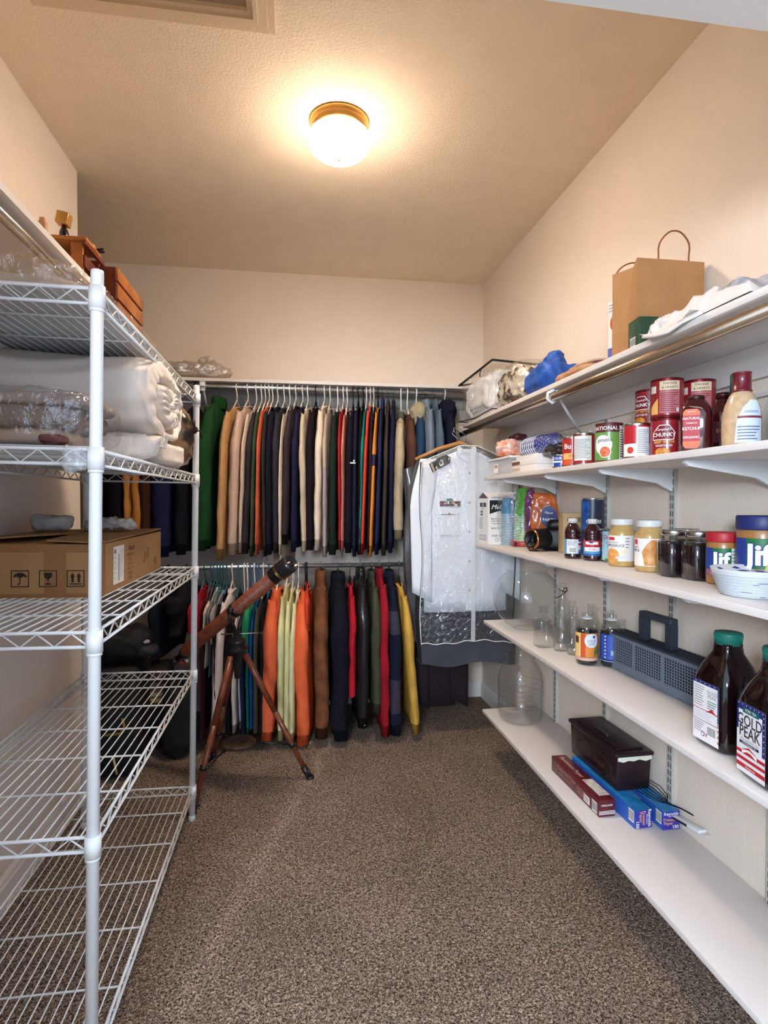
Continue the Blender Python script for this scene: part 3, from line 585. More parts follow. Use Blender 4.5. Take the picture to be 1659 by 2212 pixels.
# (px top, px bottom, width px, y shoulders, y hem, colour, kind, label, hanger, extra)
YU, YFU = 3.45, 3.20
UP = [
 (292, 290, 26, 880, 1178, '#241a12', 'gown', 'black academic gown with gold trim, on the upper rod behind the box', 'k', dict(bands=((.0, 1.0, '#b4793a'),), cuffc=False)),
 (196, 190, 30, 880, 1180, '#17131a', 'gown', 'black academic gown with mustard sleeve, hanging furthest left in the alcove', 'k', dict(bands=((.0, 1.0, '#a87232'),), cuffc=False)),
 (244, 240, 44, 885, 1180, '#141119', 'gown', 'plain black gown hanging between the two gold-trimmed gowns', 'k', dict(cuffc=False)),
 (272, 270, 20, 880, 1150, '#b57a3c', 'gown', 'mustard gold gown with pointed hem on the upper rod behind the rack', 'k', dict(cuffc=False)),
 (312, 308, 26, 880, 1190, '#3a2216', 'coat', 'dark rust-brown coat on the upper rod behind the rack', 'k', dict(cuffc=False)),
 (346, 340, 46, 885, 1205, '#1d2140', 'coat', 'dark navy coat hanging behind the rack beside the green jacket', 'k', {}),
 (388, 384, 30, 885, 1200, '#16151c', 'coat', 'black coat immediately left of the green fleece on the upper rod', 'k', {}),
 (444, 425, 40, 872, 1192, '#1f4526', 'jacket', 'bright green fleece jacket, widest garment left on the upper rod', 'm', dict(collar='#1c4420')),
 (485, 470, 18, 882, 1213, '#c79b68', 'shirt', 'mustard tan long-sleeved shirt next to the green fleece', 'w', dict(cuffc='#b98d5c')),
 (511, 496, 22, 880, 1200, '#cdb3a0', 'shirt', 'pinkish beige long-sleeved shirt, third right of the green fleece', 'w', {}),
 (531, 515, 9, 886, 1196, '#dcc4b0', 'shirt', 'narrow cream beige long-sleeved shirt before the charcoal sweater', 'w', {}),
 (543, 526, 15, 884, 1198, '#3a3338', 'sweater', 'charcoal sweater between the cream shirt and thin olive one', 'w', {}),
 (552, 540, 8, 884, 1204, '#47573b', 'shirt', 'thin olive green shirt left of the orange-edged one', 'w', {}),
 (561, 552, 8, 880, 1200, '#e0694a', 'shirt', 'thin coral orange shirt in the left half of the upper rod', 'w', {}),
 (569, 570, 8, 882, 1204, '#3d3330', 'shirt', 'dark brown shirt just right of the thin coral one', 'w', {}),
 (581, 578, 15, 882, 1200, '#1e1d2c', 'shirt', 'midnight navy shirt on a thick white hanger, left half of the upper rod', 'w', {}),
 (596, 593, 17, 884, 1196, '#34323a', 'sweater', 'dark slate sweater left of the slim cream shirt', 'w', {}),
 (609, 603, 8, 888, 1200, '#dccab2', 'shirt', 'slim cream shirt in a dark stretch of the upper rod', 'w', dict(bodylen=.9)),
 (623, 612, 17, 880, 1178, '#3b3034', 'sweater', 'dark brown-violet sweater with black cuff above the telescope end', 'w', dict(cuffc='#15131a')),
 (639, 632, 15, 882, 1194, '#252440', 'shirt', 'deep navy shirt above the telescope cap', 'w', {}),
 (651, 656, 16, 886, 1192, '#cdbb9f', 'shirt', 'beige khaki shirt with loose sleeve left of the black-maroon one', 'w', {}),
 (670, 668, 20, 884, 1190, '#1f161c', 'shirt', 'black-maroon shirt on a black hanger beside the beige shirt', 'k', {}),
 (690, 684, 18, 880, 1190, '#e6d3be', 'shirt', 'bright cream shirt with narrow cuff, centre of the upper rod', 'w', {}),
 (703, 701, 11, 886, 1205, '#b6a898', 'shirt', 'light grey-brown shirt with patterned sleeve, centre of the upper rod', 'w', dict(bands=((.35, .95, '#a79fa3'),))),
 (721, 718, 19, 892, 1200, '#1f2a22', 'shirt', 'blackish forest green shirt right of the patterned sleeve', 'w', {}),
 (734, 735, 8, 886, 1190, '#a8252f', 'shirt', 'crimson red shirt right of the forest green one', 'w', {}),
 (743, 740, 8, 890, 1192, '#d07f6c', 'shirt', 'salmon pink thin shirt right beside the crimson one', 'w', {}),
 (757, 752, 20, 890, 1196, '#191720', 'shirt', 'black shirt, broad, right of the salmon one', 'k', {}),
 (769, 766, 12, 882, 1204, '#24233a', 'shirt', 'ink navy shirt with a tiny white chest mark', 'k', {}),
 (781, 776, 9, 880, 1200, '#15141a', 'shirt', 'black shirt directly left of the teal one', 'k', {}),
 (788, 777, 8, 884, 1198, '#1f7f72', 'shirt', 'teal green shirt on the right half of the upper rod', 'w', {}),
 (797, 783, 9, 880, 1200, '#df4a3a', 'shirt', 'red-orange shirt beside the teal one', 'w', dict(cuffc='#d2232b')),
 (805, 797, 8, 882, 1196, '#2a2024', 'shirt', 'dark plum shirt squeezed between red-orange and yellow-orange shirts', 'w', {}),
 (815, 801, 10, 884, 1204, '#ee9440', 'shirt', 'yellow-orange rugby shirt with a navy stripe across the sleeve', 'k', dict(bands=((.27, .42, '#3c3350'),))),
 (826, 815, 12, 876, 1200, '#252a4c', 'jacket', 'royal navy jacket right of the yellow-orange shirt', 'm', dict(collar='#2c3260')),
 (839, 830, 12, 880, 1202, '#443a34', 'jacket', 'dark brown jacket between two navy jackets', 'm', dict(collar=1)),
 (851, 845, 13, 880, 1196, '#1f2340', 'jacket', 'dark navy jacket just left of the tan coat', 'm', dict(collar='#20263a')),
 (868, 862, 26, 905, 1165, '#b3a488', 'coat', 'tan coat with camouflage collar near the right of the upper rod', 'w', dict(collar='#55574a', cuffc='#a8906c', w=.22)),
 (893, 892, 28, 898, 1170, '#54392f', 'coat', 'chocolate brown coat right of the tan coat', 'w', dict(w=.21)),
 (914, 905, 26, 895, 1150, '#26405c', 'jacket', 'khaki-hooded blue jacket on the upper rod near the storage bag', 'w', dict(hood='#a39a80')),
 (935, 930, 26, 878, 1150, '#72808f', 'shirt', 'grey-blue work shirt, left of a matching pair on the upper rod', 'm', dict(collar='#72808f')),
 (956, 950, 20, 878, 1150, '#566878', 'shirt', 'steel blue work shirt, right of a matching pair on the upper rod', 'm', dict(collar=1)),
 (980, 976, 26, 888, 1150, '#161b2b', 'jacket', 'black-navy jacket at the right end of the upper rod', 'w', dict(hood='#161b2b')),
]
seed = 1
rnd = random.Random(5)
for (pa, pb, wp, ya, yb, col, kind, lab, hk, ex) in UP:
    seed += 1; xt = atY(pa, ya, YFU).x; xb = atY(pb, yb, YFU).x; zs = atY(pa, ya, YU).z; zb_ = atY(pb, yb, YFU).z; t = wp/FPX*YFU*1.0
    rz = -.19 if pa < 890 else -.06; off = .215*math.sin(-rz); xt += off; xb += off
    g = garment(kind, lab, kind, xt, xb, t, YU, zs, zb_, col, seed=seed, rz=rz, **ex)
    m, nm = HM_[hk]; hanger('%s hanger of the %s' % (nm, ' '.join(lab.split()[:11])), m, xt, YU, 1.971, zs, hook=CHW if hk == 'm' else None, rz=rz)
b = MB(); gy = YFU-.03; p = atY(762, 1000, gy-.012)
b.box(p, (.03, .002, .006), WHITEPRINT); b.poly(lambda u, v: Vector((p.x+u, p.y, p.z+v)), [(0, .008), (.012, .008), (.008, .02)], WHITEPRINT)
for o in C.objects:
    if o.get('label', '').startswith('ink navy shirt'): q = b.build('chest_mark'); q.parent = o; q.matrix_parent_inverse = (Matrix.Translation(o.location) @ Matrix.Rotation(o.rotation_euler.z, 4, 'Z')).inverted()
YL, YFL = 3.25, 2.98
LO = [
 (330, 328, 22, 1262, 1440, '#15161f', 'jacket', 'narrow black jacket hanging low behind the rack, left of the others', 'k', {}),
 (372, 366, 46, 1262, 1385, '#1a191e', 'shorts', 'dark folded trousers hanging low behind the back rack post', 'k', dict(short=True, sl=.12)),
 (414, 408, 14, 1268, 1370, '#a51f26', 'shirt', 'red shirt just left of the back rack post on the lower rod', 't', dict(short=True, sl=.2, cuffc=False)),
 (430, 424, 8, 1270, 1440, '#8a1a22', 'shirt', 'dark red short-sleeved shirt right of the back rack post', 't', dict(short=True, sl=.2, cuffc=False)),
 (437, 432, 6, 1272, 1600, '#3a1a22', 'shirt', 'maroon shirt beside the dark red one on the lower rod', 't', dict(cuffc=False)),
 (445, 436, 7, 1272, 1460, '#e2cfbd', 'shirt', 'ivory short-sleeved shirt on the lower rod above the telescope tube', 't', dict(short=True, sl=.22, cuffc=False)),
 (452, 446, 6, 1274, 1480, '#77787a', 'shirt', 'mid grey short-sleeved shirt behind the telescope tube', 't', dict(short=True, sl=.22, cuffc=False)),
 (459, 454, 7, 1278, 1500, '#a9a6a2', 'shirt', 'pale grey shirt behind the telescope tube', 't', dict(short=True, sl=.23, cuffc=False)),
 (467, 464, 8, 1278, 1560, '#1c181c', 'shirt', 'black shirt left of the long white one on the lower rod', 't', dict(cuffc=False)),
 (479, 458, 22, 1274, 1622, '#e4d6d2', 'shirt', 'long white shirt reaching the carpet behind the tripod', 'w', dict(cuffc='#dfd3d2')),
 (494, 490, 12, 1285, 1600, '#17151a', 'shirt', 'black shirt between two white shirts behind the tripod', 't', dict(cuffc=False)),
 (507, 502, 12, 1300, 1590, '#d9cfc9', 'shirt', 'off-white shirt behind the tripod head', 'w', {}),
 (515, 518, 8, 1290, 1580, '#b8bccb', 'shirt', 'pale lilac thin shirt left of the green one', 'w', {}),
 (522, 524, 8, 1285, 1600, '#18213f', 'shirt', 'navy blue shirt left of the kelly green shirt', 'b', dict(cuffc=False)),
 (531, 526, 13, 1282, 1500, '#2f9a66', 'shirt', 'kelly green short-sleeved shirt behind the tripod head', 'w', dict(short=True, sl=.25, cuffc=False)),
 (536, 533, 8, 1290, 1597, '#12705f', 'shirt', 'deep teal long-sleeved shirt beside the kelly green one', 'b', {}),
 (543, 541, 8, 1290, 1580, '#1d4f9c', 'shirt', 'cobalt blue thin shirt on the lower rod', 'b', dict(cuffc=False)),
 (552, 550, 12, 1285, 1590, '#4a4a3c', 'shirt', 'olive brown shirt left of the first orange top', 'w', dict(cuffc=False)),
 (566, 562, 10, 1285, 1590, '#18171f', 'shirt', 'black shirt directly left of the first orange top', 'b', dict(cuffc=False)),
 (586, 573, 37, 1270, 1612, '#e06a42', 'shirt', 'orange long-sleeved top, left of the pale yellow ones', 'w', dict(w=.21)),
 (608, 604, 16, 1262, 1606, '#d6d39c', 'shirt', 'leftmost of the three pale yellow-green long tops', 'w', dict()),
 (621, 617, 14, 1272, 1600, '#dcd8a4', 'shirt', 'middle one of the three pale yellow-green long tops', 'w', dict()),
 (634, 628, 15, 1275, 1612, '#e0dcae', 'shirt', 'rightmost of the three pale yellow-green long tops', 'w', dict()),
 (650, 652, 36, 1272, 1622, '#e4683e', 'shirt', 'orange long-sleeved top nearest the carpet, right of the pale yellow ones', 'k', dict(w=.21)),
 (662, 664, 12, 1258, 1345, '#d94d33', 'shirt', 'red-orange short-sleeved shirt between the orange top and the suede jacket', 'k', dict(short=True, sl=.18, cuffc=False)),
 (694, 696, 36, 1243, 1602, '#7a4a28', 'jacket', 'brown suede jacket on the lower rod', 'm', dict(cuffc='#4a2a1a', collar=1, w=.22)),
 (734, 736, 46, 1248, 1606, '#15171f', 'coat', 'long black wool coat right of the suede jacket', 'm', dict(collar=1, w=.23)),
 (762, 762, 20, 1262, 1510, '#b0202e', 'jacket', 'bright red shiny jacket between the two black coats', 'm', dict(cuffc=False)),
 (786, 786, 32, 1237, 1580, '#1d1b1d', 'jacket', 'black leather jacket with a snap cuff on the lower rod', 'm', dict(collar=1, cuffc='#121113')),
 (812, 816, 24, 1243, 1545, '#454636', 'jacket', 'olive green jacket left of the dark red fleece', 'm', dict(collar='#3c3f3c')),
 (830, 835, 26, 1238, 1598, '#961c28', 'jacket', 'dark red fleece jacket on the lower rod', 'm', dict(collar='#7c1a24')),
 (853, 858, 30, 1243, 1596, '#191d30', 'jacket', 'navy jacket with grey panel, between red fleece and yellow sleeve', 'm', dict(bands=((.12, .3, '#3a3c4c'), (.62, .82, '#3d3a48')), collar=1)),
 (876, 902, 24, 1262, 1592, '#cda24a', 'jacket', 'mustard yellow jacket at the right end of the lower rod', 'm', dict(cuffc='#c2953c')),
]
LEA = M('#1d1b1d', .32, bump=.6, bs=40, coat=.2); SUE = M('#7a4a28', .9, var=.35, vs=16, hex2='#5a3218', bump=.5, bs=90)
for (pa, pb, wp, ya, yb, col, kind, lab, hk, ex) in LO:
    seed += 1; xt = atY(pa, ya, YFL+.03).x; xb = atY(pb, yb, YFL).x; zs = atY(pa, ya, YL).z; zb_ = max(.02, atY(pb, yb, YFL).z); t = wp/FPX*YFL*1.0
    rz = -.12 if pa < 660 else -.03; off = .23*math.sin(-rz); xt += off; xb += off
    if lab.startswith('black leather'): col = LEA
    if lab.startswith('brown suede'): col = SUE
    g = garment(kind, lab, kind, xt, xb, t, YL, zs, zb_, col, seed=seed, rz=rz, **dict(dict(w=.215), **ex))
    if xt < .70:
        m, nm = HM_[hk]; hanger('%s hanger of the %s' % (nm, ' '.join(lab.split()[:11])), m, xt, YL, .944, zs, hook=CHW if hk == 'm' else None, rr=.0125, rz=rz)
b = MB(); b.lathe([(.001, 0), (.005, 0), (.005, .002), (.001, .003)], CHW, 10, T=Matrix.Translation(atY(788, 1567, 2.955)) @ Matrix.Rotation(PI/2, 4, 'X'))
for o in C.objects:
    if o.get('label', '').startswith('black leather jacket'): q = b.build('snap'); q.parent = o; q.matrix_parent_inverse = (Matrix.Translation(o.location) @ Matrix.Rotation(o.rotation_euler.z, 4, 'Z')).inverted()
# ------------------------------------------------------------------ telescope on its tripod
WOODR = M('#7d3f26', .38, var=.3, vs=30, hex2='#5c2a18', coat=.2); BLK = M('#141214', .4, coat=.2); BRASS = M('#c9a25a', .3, metal=1)
AX = Vector((-.265, 2.64, .665)); FEET = [Vector((-.433, 2.455, 0)), Vector((.06, 2.70, 0)), Vector((-.42, 2.95, 0))]
o = thing('tripod', 'wooden telescope tripod with three red-brown legs and a small round tray', 'tripod', (AX.x, AX.y, 0))
A0 = Vector((0, 0, AX.z)); TR = Vector((.0, .04, .20))
for i, ft in enumerate(FEET):
    f = ft-Vector((AX.x, AX.y, 0)); top = A0+Vector((f.x, f.y, 0)).normalized()*.035-Vector((0, 0, .05)); d = f-top; e = top+d*.94
    b = MB(); m1 = top+d*.45; b.tube([top, m1], [.015, .0135], WOODR, 12); b.tube([m1-d*.02, e], [.0135, .0115], WOODR, 12); lg = b.build('leg', o)
    b = MB(); b.tube([top+d*.70, top+d*.73], .0165, BLK, 12); b.tube([top+d*.7+Vector((0, 0, 0)), top+d*.715+Vector((.022, -.012, 0))], .005, BLK); b.build('leg_clamp', lg)
    b = MB(); b.tube([top+d*.90, top+d*.95, top+d*.995], [.014, .015, .013], BLK, 12); b.lump((.04, .04, .016), BLK, .8, .002, 20, i, c=f+Vector((0, 0, .009)), nu=14, nv=8); b.tube([top+d*.93+Vector((.02, -.02, 0)), top+d*.93-Vector((.02, -.02, 0))], .005, BLK); b.build('foot', lg)
    b = MB(); j = top+d*.72; b.tube([TR+Vector((f.x, f.y, 0)).normalized()*.05, j], .005, BLK, 8); b.build('spreader_arm', o)
b = MB(); b.lathe([(.0, .008), (.005, .01), (.072, .01), (.078, .004), (.078, -.004), (.07, -.006), (.0, -.006)], M('#1d1916', .45, var=.6, vs=30, hex2='#4a3626'), 32, TR); b.build('tray', o)
b = MB(); b.lathe([(.0, -.16), (.012, -.155), (.016, -.1), (.02, -.05), (.038, -.045), (.042, -.02), (.036, 0), (.042, .006), (.04, .02), (.02, .028), (.018, .06), (.0, .065)], BLK, 24, A0)
for i in range(3): b.rod(A0+Vector((.03*math.cos(i*2.1+.5), .03*math.sin(i*2.1+.5), -.02)), A0+Vector((.055*math.cos(i*2.1+.5), .055*math.sin(i*2.1+.5), -.025)), .009, BLK)
b.build('head', o)
b = MB(); b.rod(A0+Vector((-.07, 0, .045)), A0+Vector((.1, -.02, .05)), .003, CHROME); b.rod(A0+Vector((.1, -.02, .05)), A0+Vector((.115, -.022, .05)), .007, BLK); b.build('slow_motion_rod', o)
P0, P1 = Vector((-.515, 2.79, .60)), Vector((-.02, 2.46, 1.047))
o = thing('telescope', 'brown wood-grained refractor telescope with black end cap, tilted upward on the tripod', 'telescope', P0); dd = (P1-P0); LL = dd.length; dn = dd.normalized()
T = dn.to_track_quat('Z', 'Y').to_matrix().to_4x4()
b = MB(); b.lathe([(.0, .0), (.024, 0), (.0285, .006), (.029, .02), (.0315, LL-.1), (.0, LL-.1)], M('#86482c', .4, var=.3, vs=60, hex2='#66301c', bump=.3, bs=300), 32, T=T); b.build('tube', o)
b = MB(); b.lathe([(.030, LL-.115), (.0385, LL-.112), (.0395, LL-.02), (.038, LL), (.033, LL), (.03, LL-.012), (.012, LL-.012), (.010, LL-.003), (.0, LL-.003)], M('#17161a', .3, coat=.4), 36, T=T)
for z in (.075, .068): b.lathe([(.0393, LL-z), (.0402, LL-z+.001), (.0393, LL-z+.002)], BRASS, 36, T=T, cap=False)
b.build('dew_cap', o)
b = MB(); b.lathe([(.0, -.07), (.012, -.07), (.0125, -.03), (.02, -.028), (.026, 0), (.0, .001)], BLK, 20, T=T); b.lathe([(.0, -.11), (.008, -.11), (.017, -.1), (.017, -.07), (.0, -.07)], BLK, 20, T=T)
b.rod(T @ Vector((0, -.02, -.02)), T @ Vector((0, -.05, -.02)), .012, M('#b9b2a6', .3, metal=1), 14); b.lump((.03, .02, .015), M('#b32a2a', .5), .8, 0, 1, 0, c=T @ Vector((.0, -.03, -.05)), nu=12, nv=8, flat=False); b.build('focuser', o)
b = MB(); mid = .5*LL; b.lathe([(.031, mid-.012), (.0345, mid-.012), (.0345, mid+.012), (.031, mid+.012)], BLK, 28, T=T, cap=False)
C2 = A0+Vector((AX.x, AX.y, 0))-P0+Vector((0, 0, .05))
for s in (-1, 1):
    q = T @ Vector((0, 0, mid)); sd_ = Vector((dn.y, -dn.x, 0)).normalized()*s; b.tube([q+sd_*.036, q+sd_*.044-Vector((0, 0, .03)), C2+sd_*.02+Vector((0, 0, .03)), C2+sd_*.008], .008, BLK, 8)
    b.lathe([(0, 0), (.014, 0), (.014, .014), (0, .014)], BLK, 12, T=Matrix.Translation(q+sd_*.034) @ sd_.to_track_quat('Z', 'Y').to_matrix().to_4x4())
b.build('cradle', o)

# ------------------------------------------------------------------ garment bags on the right rod (broadside)
UNI = M('#e4ecf3', .8, bump=.15, bs=200); ZR = 1.692; XC = .92
def broad(name, label, cat, y, x0, zs, zb, w, col, t=.035, sl=None, sx=0, slw=.062, seed=0, lowleft=0):
    g = thing(name, label, cat, (x0, y, zb)); H = zs-zb; BLn = H
    ds = [0, .02, .05, .09, .14, .2, .3]+[.3+(BLn-.3)*k/8 for k in range(1, 9)]
    b = MB(); rings = []
    for d in ds:
        hw = .06+(w-.06)*min(1, d/.11)**.75; ht = t/2*(.45+.55*min(1, d/.1)); rg = []
        for j in range(44):
            th = 2*PI*j/44; c, s = math.cos(th), math.sin(th); x = hw*math.copysign(abs(c)**.7, c); yy = ht*math.copysign(abs(s)**.8, s)
            yy += .007*noise.noise(Vector((x*14+seed, d*2.5, seed)))*(1 if d > .05 else 0); rg.append((x, yy, H-d))
        rings.append(rg)
    b.loft(rings, col, True, None, True); b.build('body', g)
    for s in (-1, 1):
        b = MB(); rings = []; sl_ = sl or H-.05
        for i in range(15):
            k = i/14; d = .05+(sl_-.05)*k; x = s*(w-.025+.05*min(1, k*3)-.01*k+sx*k); rw = slw*(.75+.25*min(1, k*5))*(1-.12*k); rg = []
            for j in range(20):
                th = 2*PI*j/20; rg.append((x+rw*math.cos(th), -t*.55*min(1, k*6)-.004+t*.36*math.sin(th)+.005*noise.noise(Vector((th, d*9, seed))), H-d-s*.03*math.cos(th)*k*(1 if s < 0 else -1)*-1))
            rings.append(rg)
        b.loft(rings, col, True, None, True); b.build('sleeve', g)
    return g
g = broad('uniform_shirt', 'white naval uniform jacket with black shoulder board inside the clear garment bag', 'uniform', 3.05, XC, 1.585, .70, .235, UNI, sl=.80, seed=3); H = .885
f = planemap((0, -.023, 0), (1, 0, 0), (0, 0, 1))
b = MB()
b.loft([[(-.045*f_+.0, -.022-.004*0, H+z), (0, -.026, H+z-.03*f_), (.045*f_, -.022, H+z), (.045*f_, .02, H+z), (-.045*f_, .02, H+z)] for f_, z in ((1.25, -.03), (1.15, .012), (1.0, .02))], UNI, False, None, True); b.build('collar', g)
b = MB(); b.patch(f, -.004, .036, .01, H-.035, M('#dfe6ee', .8), 1, 1); 
for k in range(5): b.lathe([(0, 0), (.0065, 0), (.0065, .002), (.003, .004), (0, .004)], M('#c9c2ae', .35, metal=.5), 12, T=Matrix.Translation(f(.014, .12+.16*k)) @ Matrix.Rotation(PI/2, 4, 'X'))
b.build('button_placket', g)
b = MB(); b.patch(f, -.155, -.045, .42, .56, M('#e1e8ef', .8)); g2 = L(f, 3)
b.patch(L(f, 2), -.157, -.043, .531, .5345, M('#b9c3cc', .8)); b.poly(L(f, 2), [(-.157, .57), (-.043, .57), (-.043, .535), (-.1, .522), (-.157, .535)], UNI)
b.patch(L(f, 2), -.155, -.045, .418, .4215, M('#b4bfc9', .8)); b.lathe([(0, 0), (.006, 0), (.006, .003), (0, .004)], M('#b59c6a', .35, metal=.6), 12, T=Matrix.Translation(f(-.1, .537, 5)) @ Matrix.Rotation(PI/2, 4, 'X')); b.build('chest_pocket', g)
b = MB(); rc = ['#7a2230', '#26304e', '#d7d2c4', '#3d5a3a', '#b08a3a', '#5a2a4a', '#8c3b36', '#22304a']
for i in range(7): 
    b.patch(L(f, 4), -.152+.0165*i, -.152+.0165*(i+1), .592, .606, M(rc[i % 8], .6)); b.patch(L(f, 5), -.152+.0165*i+.006, -.152+.0165*i+.0095, .592, .606, M(rc[(i+3) % 8], .6))
    b.patch(L(f, 4), -.152+.0165*i, -.152+.0165*(i+1), .578, .591, M(rc[(i+5) % 8], .6))
for i in range(2): b.patch(L(f, 4), -.113+.0165*i, -.113+.0165*(i+1), .607, .62, M('#2f6a55', .6))
b.build('ribbon_bars', g)
b = MB(); T = Matrix.Translation((-.150, -.036, H-.072)) @ Matrix.Rotation(-.50, 4, 'Y') @ Matrix.Rotation(.35, 4, 'X'); TT = lambda u, v, k=1: T @ Vector((u, -.0006*k-.003, v))
b.loft([[T @ Vector((u, y, v)) for u, v in ((-.062, -.026), (.045, -.026), (.062, 0), (.045, .026), (-.062, .026))] for y in (-.003, .003)], M('#1b1714', .7), False, None, True)
GD = M('#d8c79a', .4, metal=.3)
b.patch(L(TT, 1), -.058, -.047, -.026, .026, GD); b.patch(L(TT, 1), -.036, -.03, -.026, -.004, GD); b.disc(L(TT, 1), .0, -.004, .013, GD); b.disc(L(TT, 2), .003, .001, .010, M('#1b1714', .7)); b.patch(L(TT, 2), .006, .012, -.016, .016, GD); b.disc(L(TT, 1), .05, 0, .006, GD, 10); b.build('shoulder_board', g)
hanger('wide hanger carrying the white naval uniform jacket', M('#8d8c88', .5), XC, 3.05, ZR, 1.60, w=.0, hook=CHW); hh = [o for o in C.objects if o.get('label', '').startswith('wide hanger')][0]
for ch in list(hh.children): bpy.data.objects.remove(ch)
hh.location = (XC, 3.05, 1.60)
b = MB(); b.tube([(.0, 0, 0), (.0, 0, .06), (-.01, 0, .075), (-.04, 0, .092), (-.037, 0, .112), (-.015, 0, .122), (.006, 0, .108)], .0018, CHW, 6); b.build('hook', hh)
b = MB(); b.tube([(-.2, 0, -.08), (-.08, 0, -.02), (0, 0, .012), (.08, 0, -.02), (.2, 0, -.08)], [.008, .012, .012, .012, .008], M('#8d8c88', .5), 8); b.build('shoulder_bar', hh)
# bag shell
GB = M('#3c4046', .75, var=.15, vs=8, bump=.4, bs=25); PIPE = M('#e6e6e2', .5)
o = thing('garment_bag', 'clear-fronted garment bag with white piping holding the naval uniform', 'garment bag', (XC, 3.06, .42))
def bagshell(x0, x1, z0, z1, y, zs, m, wav=.012, seed=0, nz=26, nx=24):
    b = MB(); vs = []
    def P(u, v):
        x = x0+(x1-x0)*u; top = zs-(abs(x)-.05)*.42 if abs(x) > .05 else zs; z = z0+(top-z0)*v
        z += (1-v)**6*.012*math.sin(u*9+seed)
        return (x+.008*math.sin(v*11+seed)*(abs(u-.5)*2)**3, y+wav*noise.noise(Vector((x*13+seed, z*3.5, seed))), z)
    b.patch(P, 0, 1, 0, 1, m, nx, nz, True); return b, P
W2 = .262
b, PB = bagshell(-W2, W2, 0, 1.2, .055, 1.185, GB, seed=2); 
for s in (0, 1):
    for k in range(14): pass
b.build('back_panel', o)
b = MB()
def side(s):
    def Q(u, v): 
        a = PB(s, v); return (a[0], a[1]-u*.115+.0, a[2])
    return Q
for s in (0, 1): b.patch(side(s), 0, 1, 0, 1, GB, 3, 26, True)
b.patch(lambda u, v: (-W2+2*W2*u, .055-.115*v, .0+.012*math.sin(u*9+2)), 0, 1, 0, 1, GB, 10, 2, True); b.build('gusset', o)
b = MB()
def PFr(u, v):
    a = PB(u, v); return (a[0], -.06+.008*noise.noise(Vector((a[0]*9, a[2]*5, 7))), a[2])
b.patch(PFr, 0, 1, 0, .105, GB, 24, 4, True); b.build('lower_front_panel', o)
b = MB(); b.patch(PFr, 0, 1, .105, 1, CLEAR, 30, 30, True); b.build('clear_window', o)
b = MB(); b.tube([Vector(PFr(.004, v/30))+Vector((0, -.002, 0)) for v in range(3, 31)], .0024, PIPE, 6); b.tube([Vector(PFr(u/30, .105))+Vector((0, -.002, .004*math.sin(u))) for u in range(0, 31)], .0026, PIPE, 6)
b.tube([Vector(PFr(u/30, 1))+Vector((0, -.002, 0)) for u in range(0, 31)], .0026, PIPE, 6)
b.patch(lambda u, v: (PFr(.53+.045*u, .105+.895*v)[0], PFr(.53, .105+.895*v)[1]-.003, PFr(.53, .105+.895*v)[2]), 0, 1, 0, 1, film('zip_tape', gl=.1, rough=.3, bump=.2, mixwhite=.55), 1, 24, True); b.build('piping', o)
# other things on the rod behind it
BG2 = M('#4b4a4c', .45, var=.3, vs=12, bump=.8, bs=18, coat=.3)
o = thing('garment_bag', 'grey crinkled garment bag hanging behind the white uniform bag', 'garment bag', (.905, 3.165, .52))
b, P2 = bagshell(-.30, .30, 0, 1.1, -.02, 1.07, BG2, wav=.03, seed=5); b.build('front_panel', o)
b, P3 = bagshell(-.30, .30, 0, 1.1, .03, 1.07, BG2, wav=.02, seed=6)
for s in (0, 1): b.patch(lambda u, v, s=s: (P2(s, v)[0], P2(s, v)[1]+u*.05, P2(s, v)[2]), 0, 1, 0, 1, BG2, 2, 26, True)
b.build('back_panel', o)
g = broad('coat', 'long dark plum coat ending near the carpet behind the garment bags', 'coat', 3.235, .815, 1.60, .12, .10, fab('#2f262b'), sl=1.46, seed=9, t=.045, slw=.06)
g = broad('jacket', 'grey jacket with tan wooden hanger shoulder behind the white uniform bag', 'jacket', 3.125, .92, 1.61, .80, .23, fab('#5d5a5b'), sl=.7, seed=12, t=.02)
b = MB(); b.tube([(-.25, -.0, -.088), (-.12, 0, -.03), (0, 0, .005), (.12, 0, -.03), (.25, 0, -.088)], [.009, .012, .013, .012, .009], M('#b9854e', .4), 10); h_ = thing('clothes_hanger', 'tan wooden hanger carrying the grey jacket on the right rod', 'hanger', (.90, 3.108, 1.625)); b.build('shoulder_bar', h_)
b = MB(); b.tube([(.0, 0, 0), (.0, 0, .05), (-.03, 0, .066), (-.032, 0, .088), (-.01, 0, .092), (.01, 0, .08)], .0018, CHW, 6); b.build('hook', h_)
for i, (y, nm) in enumerate(((3.165, 'thin metal hanger of the grey crinkled garment bag'), (3.225, 'thin metal hanger of the long plum coat, last on the right rod'))):
    h_ = thing('clothes_hanger', nm, 'hanger', (.905, y, 1.60)); b = MB(); b.tube([(.0, 0, 0), (0, 0, .06), (-.03, 0, .088), (-.022, 0, .108), (-.005, 0, .114), (.013, 0, .1)], .0017, CHW, 6); b.build('hook', h_)
    b = MB(); b.tube([(-.19, 0, -.08), (0, 0, .0), (.19, 0, -.08)], .004, WP, 6); b.build('shoulder_bar', h_)

